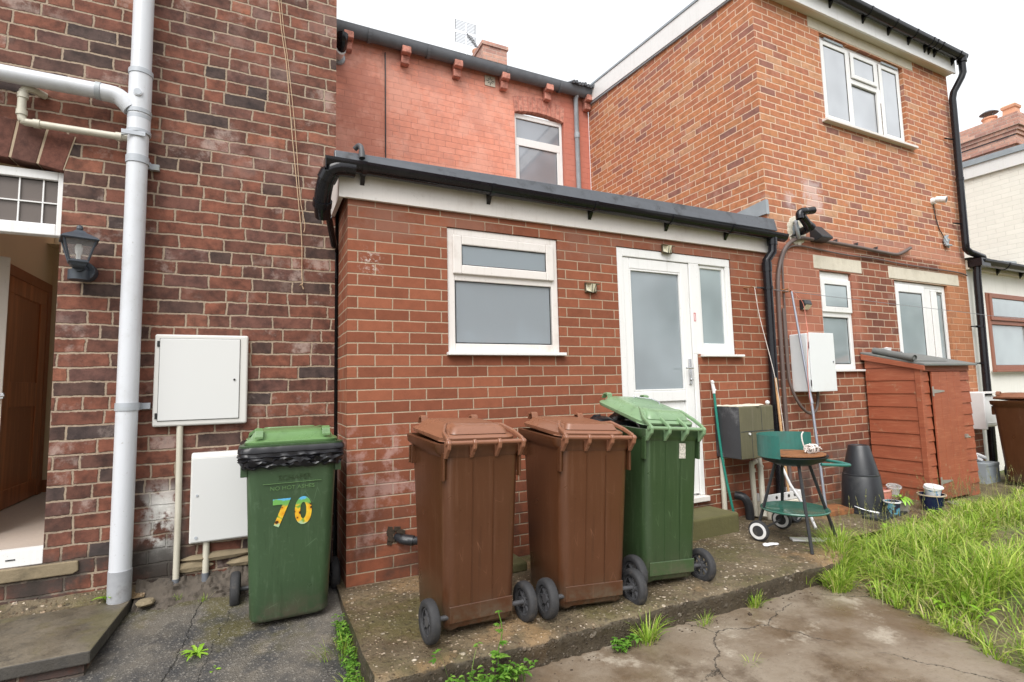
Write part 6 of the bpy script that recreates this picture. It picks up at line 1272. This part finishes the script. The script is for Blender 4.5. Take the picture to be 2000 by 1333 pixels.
# herbs crowding the front left corner and side of the slab
def herb(label, pts, h=(.05, .12), Lf=(.018, .032), name='herb', mat='herb', n=40, seed=1, group=None, tall=0):
    m = MB(); rr = random.Random(seed)
    for k in range(n):
        (ax_, ay_), (bx2, by2) = pts; t = rr.random(); x = ax_+(bx2-ax_)*t+rr.uniform(-.03, .03); y = ay_+(by2-ay_)*t+rr.uniform(-.03, .03); z = ground_z(x, y)
        H = rr.uniform(*h)*(1+(tall if rr.random() < .12 else 0)); az = rr.uniform(0, 6.28); ln = rr.uniform(0, .5)
        blade(m, x, y, z, H, .0014, ln, az, .5, 3, rr); tx, ty, tz = x+math.cos(az)*ln*H, y+math.sin(az)*ln*H, z+H*(1-.35*ln)
        for j in range(rr.randint(3, 6)):
            a = rr.uniform(0, 6.28); L = rr.uniform(*Lf); leaf(m, tx, ty, tz-rr.random()*H*.35, L, L*.36, a, rr.uniform(-.1, .5), .3, 1, rr)
    return tag(m.build(name, K[mat], None), label, 'weed', group)
herb('leafy green herbs crowding the foot of the slab under the first brown bin', ((.18, -1.20), (.62, -1.20)), n=95, seed=3, tall=1.3)
herb('low leafy weeds at the slab foot just left of the lush grass tuft', ((1.13, -1.17), (1.24, -1.17)), h=(.03, .07), n=24, seed=4)
herb('band of tiny leafed weeds along the left side of the slab', ((-.085, -.35), (-.10, -.98)), h=(.03, .07), Lf=(.012, .022), n=130, seed=5)
tuft('grass growing up the left side of the slab beside the tarmac', -.095, -.62, -.09, 90, .10, .0018, .16, group='grass along the slab side')
tuft('grass growing by the front left corner of the slab', -.075, -.92, -.12, 70, .09, .0018, .10, group='grass along the slab side')
# one tall flowering stem in front of the second brown bin
m = MB(); x, y, z = .50, -1.16, -.12
m.tube([(x, y, z), (x-.01, y, z+.12), (x+.01, y-.01, z+.22), (x-.005, y, z+.31)], .0022, 6, smoothpath=3)
for zz, L, a in ((.10, .05, .3), (.12, .05, 2.8), (.17, .04, 5.2), (.21, .04, 1.2), (.25, .03, 3.6), (.30, .02, .5), (.30, .02, 2.5)):
    for da in (-.5, 0, .5): leaf(m, x, y, z+zz, L, L*.25, a+da, .3, .3, 1)
tag(m.build('flowering_stem', K['herb'], None), 'single tall leafy stem rising in front of the first brown bin wheel', 'weed')
# limp yellow green leaves in the pots
m = MB()
for k in range(7): leaf(m, 4.69+rg.uniform(-.02, .02), -.61, .10, .11*rg.uniform(.7, 1.1), .017, -2.2+k*.25+rg.uniform(-.2, .2), 1.3, 1.5)
for k in range(5): leaf(m, 4.76, -.58, .10, .07, .013, rg.uniform(0, 6), 1.2, .8)
m.build('leaves', K['leaf_light'], gp)
m = MB()
for k in range(40): leaf(m, 4.72+rg.uniform(-.05, .05), -.60+rg.uniform(-.05, .05), .09+rg.random()*.03, .03, .006, rg.uniform(0, 6), .8, .6)
m.build('dead_leaves', K['dead_leaf'], gp)
# debris and pebbles along the slab foot and on the yard
m = MB(); rr = random.Random(31)
for i in range(130):
    x = rr.uniform(.0, 3.0); y = -1.13-abs(rr.gauss(0, .05)); s_ = rr.uniform(.002, .007)*(1+(rr.random() < .08))
    rock(m, x, y, ground_z(x, y)+s_*.3, s_*1.3, s_, s_*.6, i, 5)
tag(m.build('debris', K['soil'], None), 'dark crumbs of soil and grit fallen along the foot of the slab', 'debris', kind='stuff')
m = MB()
for i in range(420):
    x = rr.uniform(-.9, 2.9); y = -.1-rr.random()*2.2 if x < -.15 else -1.2-rr.random()*1.2; s_ = rr.uniform(.0012, .0032)*(1+(rr.random() < .06)); rock(m, x, y, ground_z(x, y)+s_*.4, s_*1.3, s_, s_*.6, i, 5)
tag(m.build('gravel', K['sill_stone'], None), 'scattered pale grit on the tarmac and brown concrete', 'gravel', kind='stuff')
# dry leaf litter round the pots and the grass edge
m = MB()
for i in range(420):
    x = rr.uniform(4.4, 6.1) if i < 180 else rr.uniform(2.9, 3.6); y = rr.uniform(-.9, -.62) if i < 180 else rr.uniform(-1.35, -.95); leaf(m, x, y, ground_z(x, y)+.01+rr.random()*.02, rr.uniform(.015, .04), .004, rr.uniform(0, 6.28), .3, .2, 0, rr)
tag(m.build('leaf_litter', K['dead_leaf'], None), 'dry brown leaf litter round the pots and the grass edge', 'leaf litter', kind='stuff')
# trees and hedge behind the photographer, seen only as reflections in the panes
def tree(label, x, y, h, r_, seed):
    t = thing('tree', label, 'tree', (x, y, 0), 'trees behind the photographer'); rr = random.Random(seed)
    m = MB(); m.tube([(x, y, -.2), (x+.1, y, h*.3), (x-.1, y+.1, h*.62)], [.22, .16, .08], 10)
    for k in range(6): a = rr.uniform(0, 6.28); m.tube([(x, y, h*.35+k*.2), (x+r_*.6*math.cos(a), y+r_*.6*math.sin(a), h*.6+rr.random()*h*.2)], [.07, .02], 6)
    m.build('trunk', K['bark'], t); m = MB()
    for k in range(2600):
        a = rr.uniform(0, 6.28); u = rr.uniform(-1, 1); q = rr.random()**.5; nn = 1+.45*noise.noise(Vector((math.cos(a)*2, u*2+seed, math.sin(a)*2)))
        px, py, pz = x+r_*q*nn*math.cos(a)*math.sqrt(1-u*u), y+r_*q*nn*math.sin(a)*math.sqrt(1-u*u), h*.68+h*.34*q*nn*u; leaf(m, px, py, pz, .22, .09, rr.uniform(0, 6.28), rr.uniform(-.5, .6), .3, 0, rr)
    m.build('crown', K['tree_leaf'], t)
bh2 = thing('brick_house', 'plain brick house behind the photographer, mirrored in the kitchen window', 'house', (8, -15, 0))
v = MB(); v.box(2.5, 13.2, -19, -14, -.2, 5.6); v.build('wall', K['brick_tall_low'], bh2)
v = MB(); v.prism([(-19.3, 5.6), (-13.7, 5.6), (-16.5, 8.0)], 'x', 2.3, 13.4); v.build('roof', K['slate'], bh2)
tree('broad leafy tree behind the photographer reflected in the door', 18.3, -14, 7.0, 3.0, 1)
tree('round leafy tree behind the photographer reflected in the narrow window', 27.5, -13, 5.6, 3.2, 2)
tree('spreading leafy tree behind the photographer reflected in the wide window', 34, -14, 6.2, 3.6, 3)
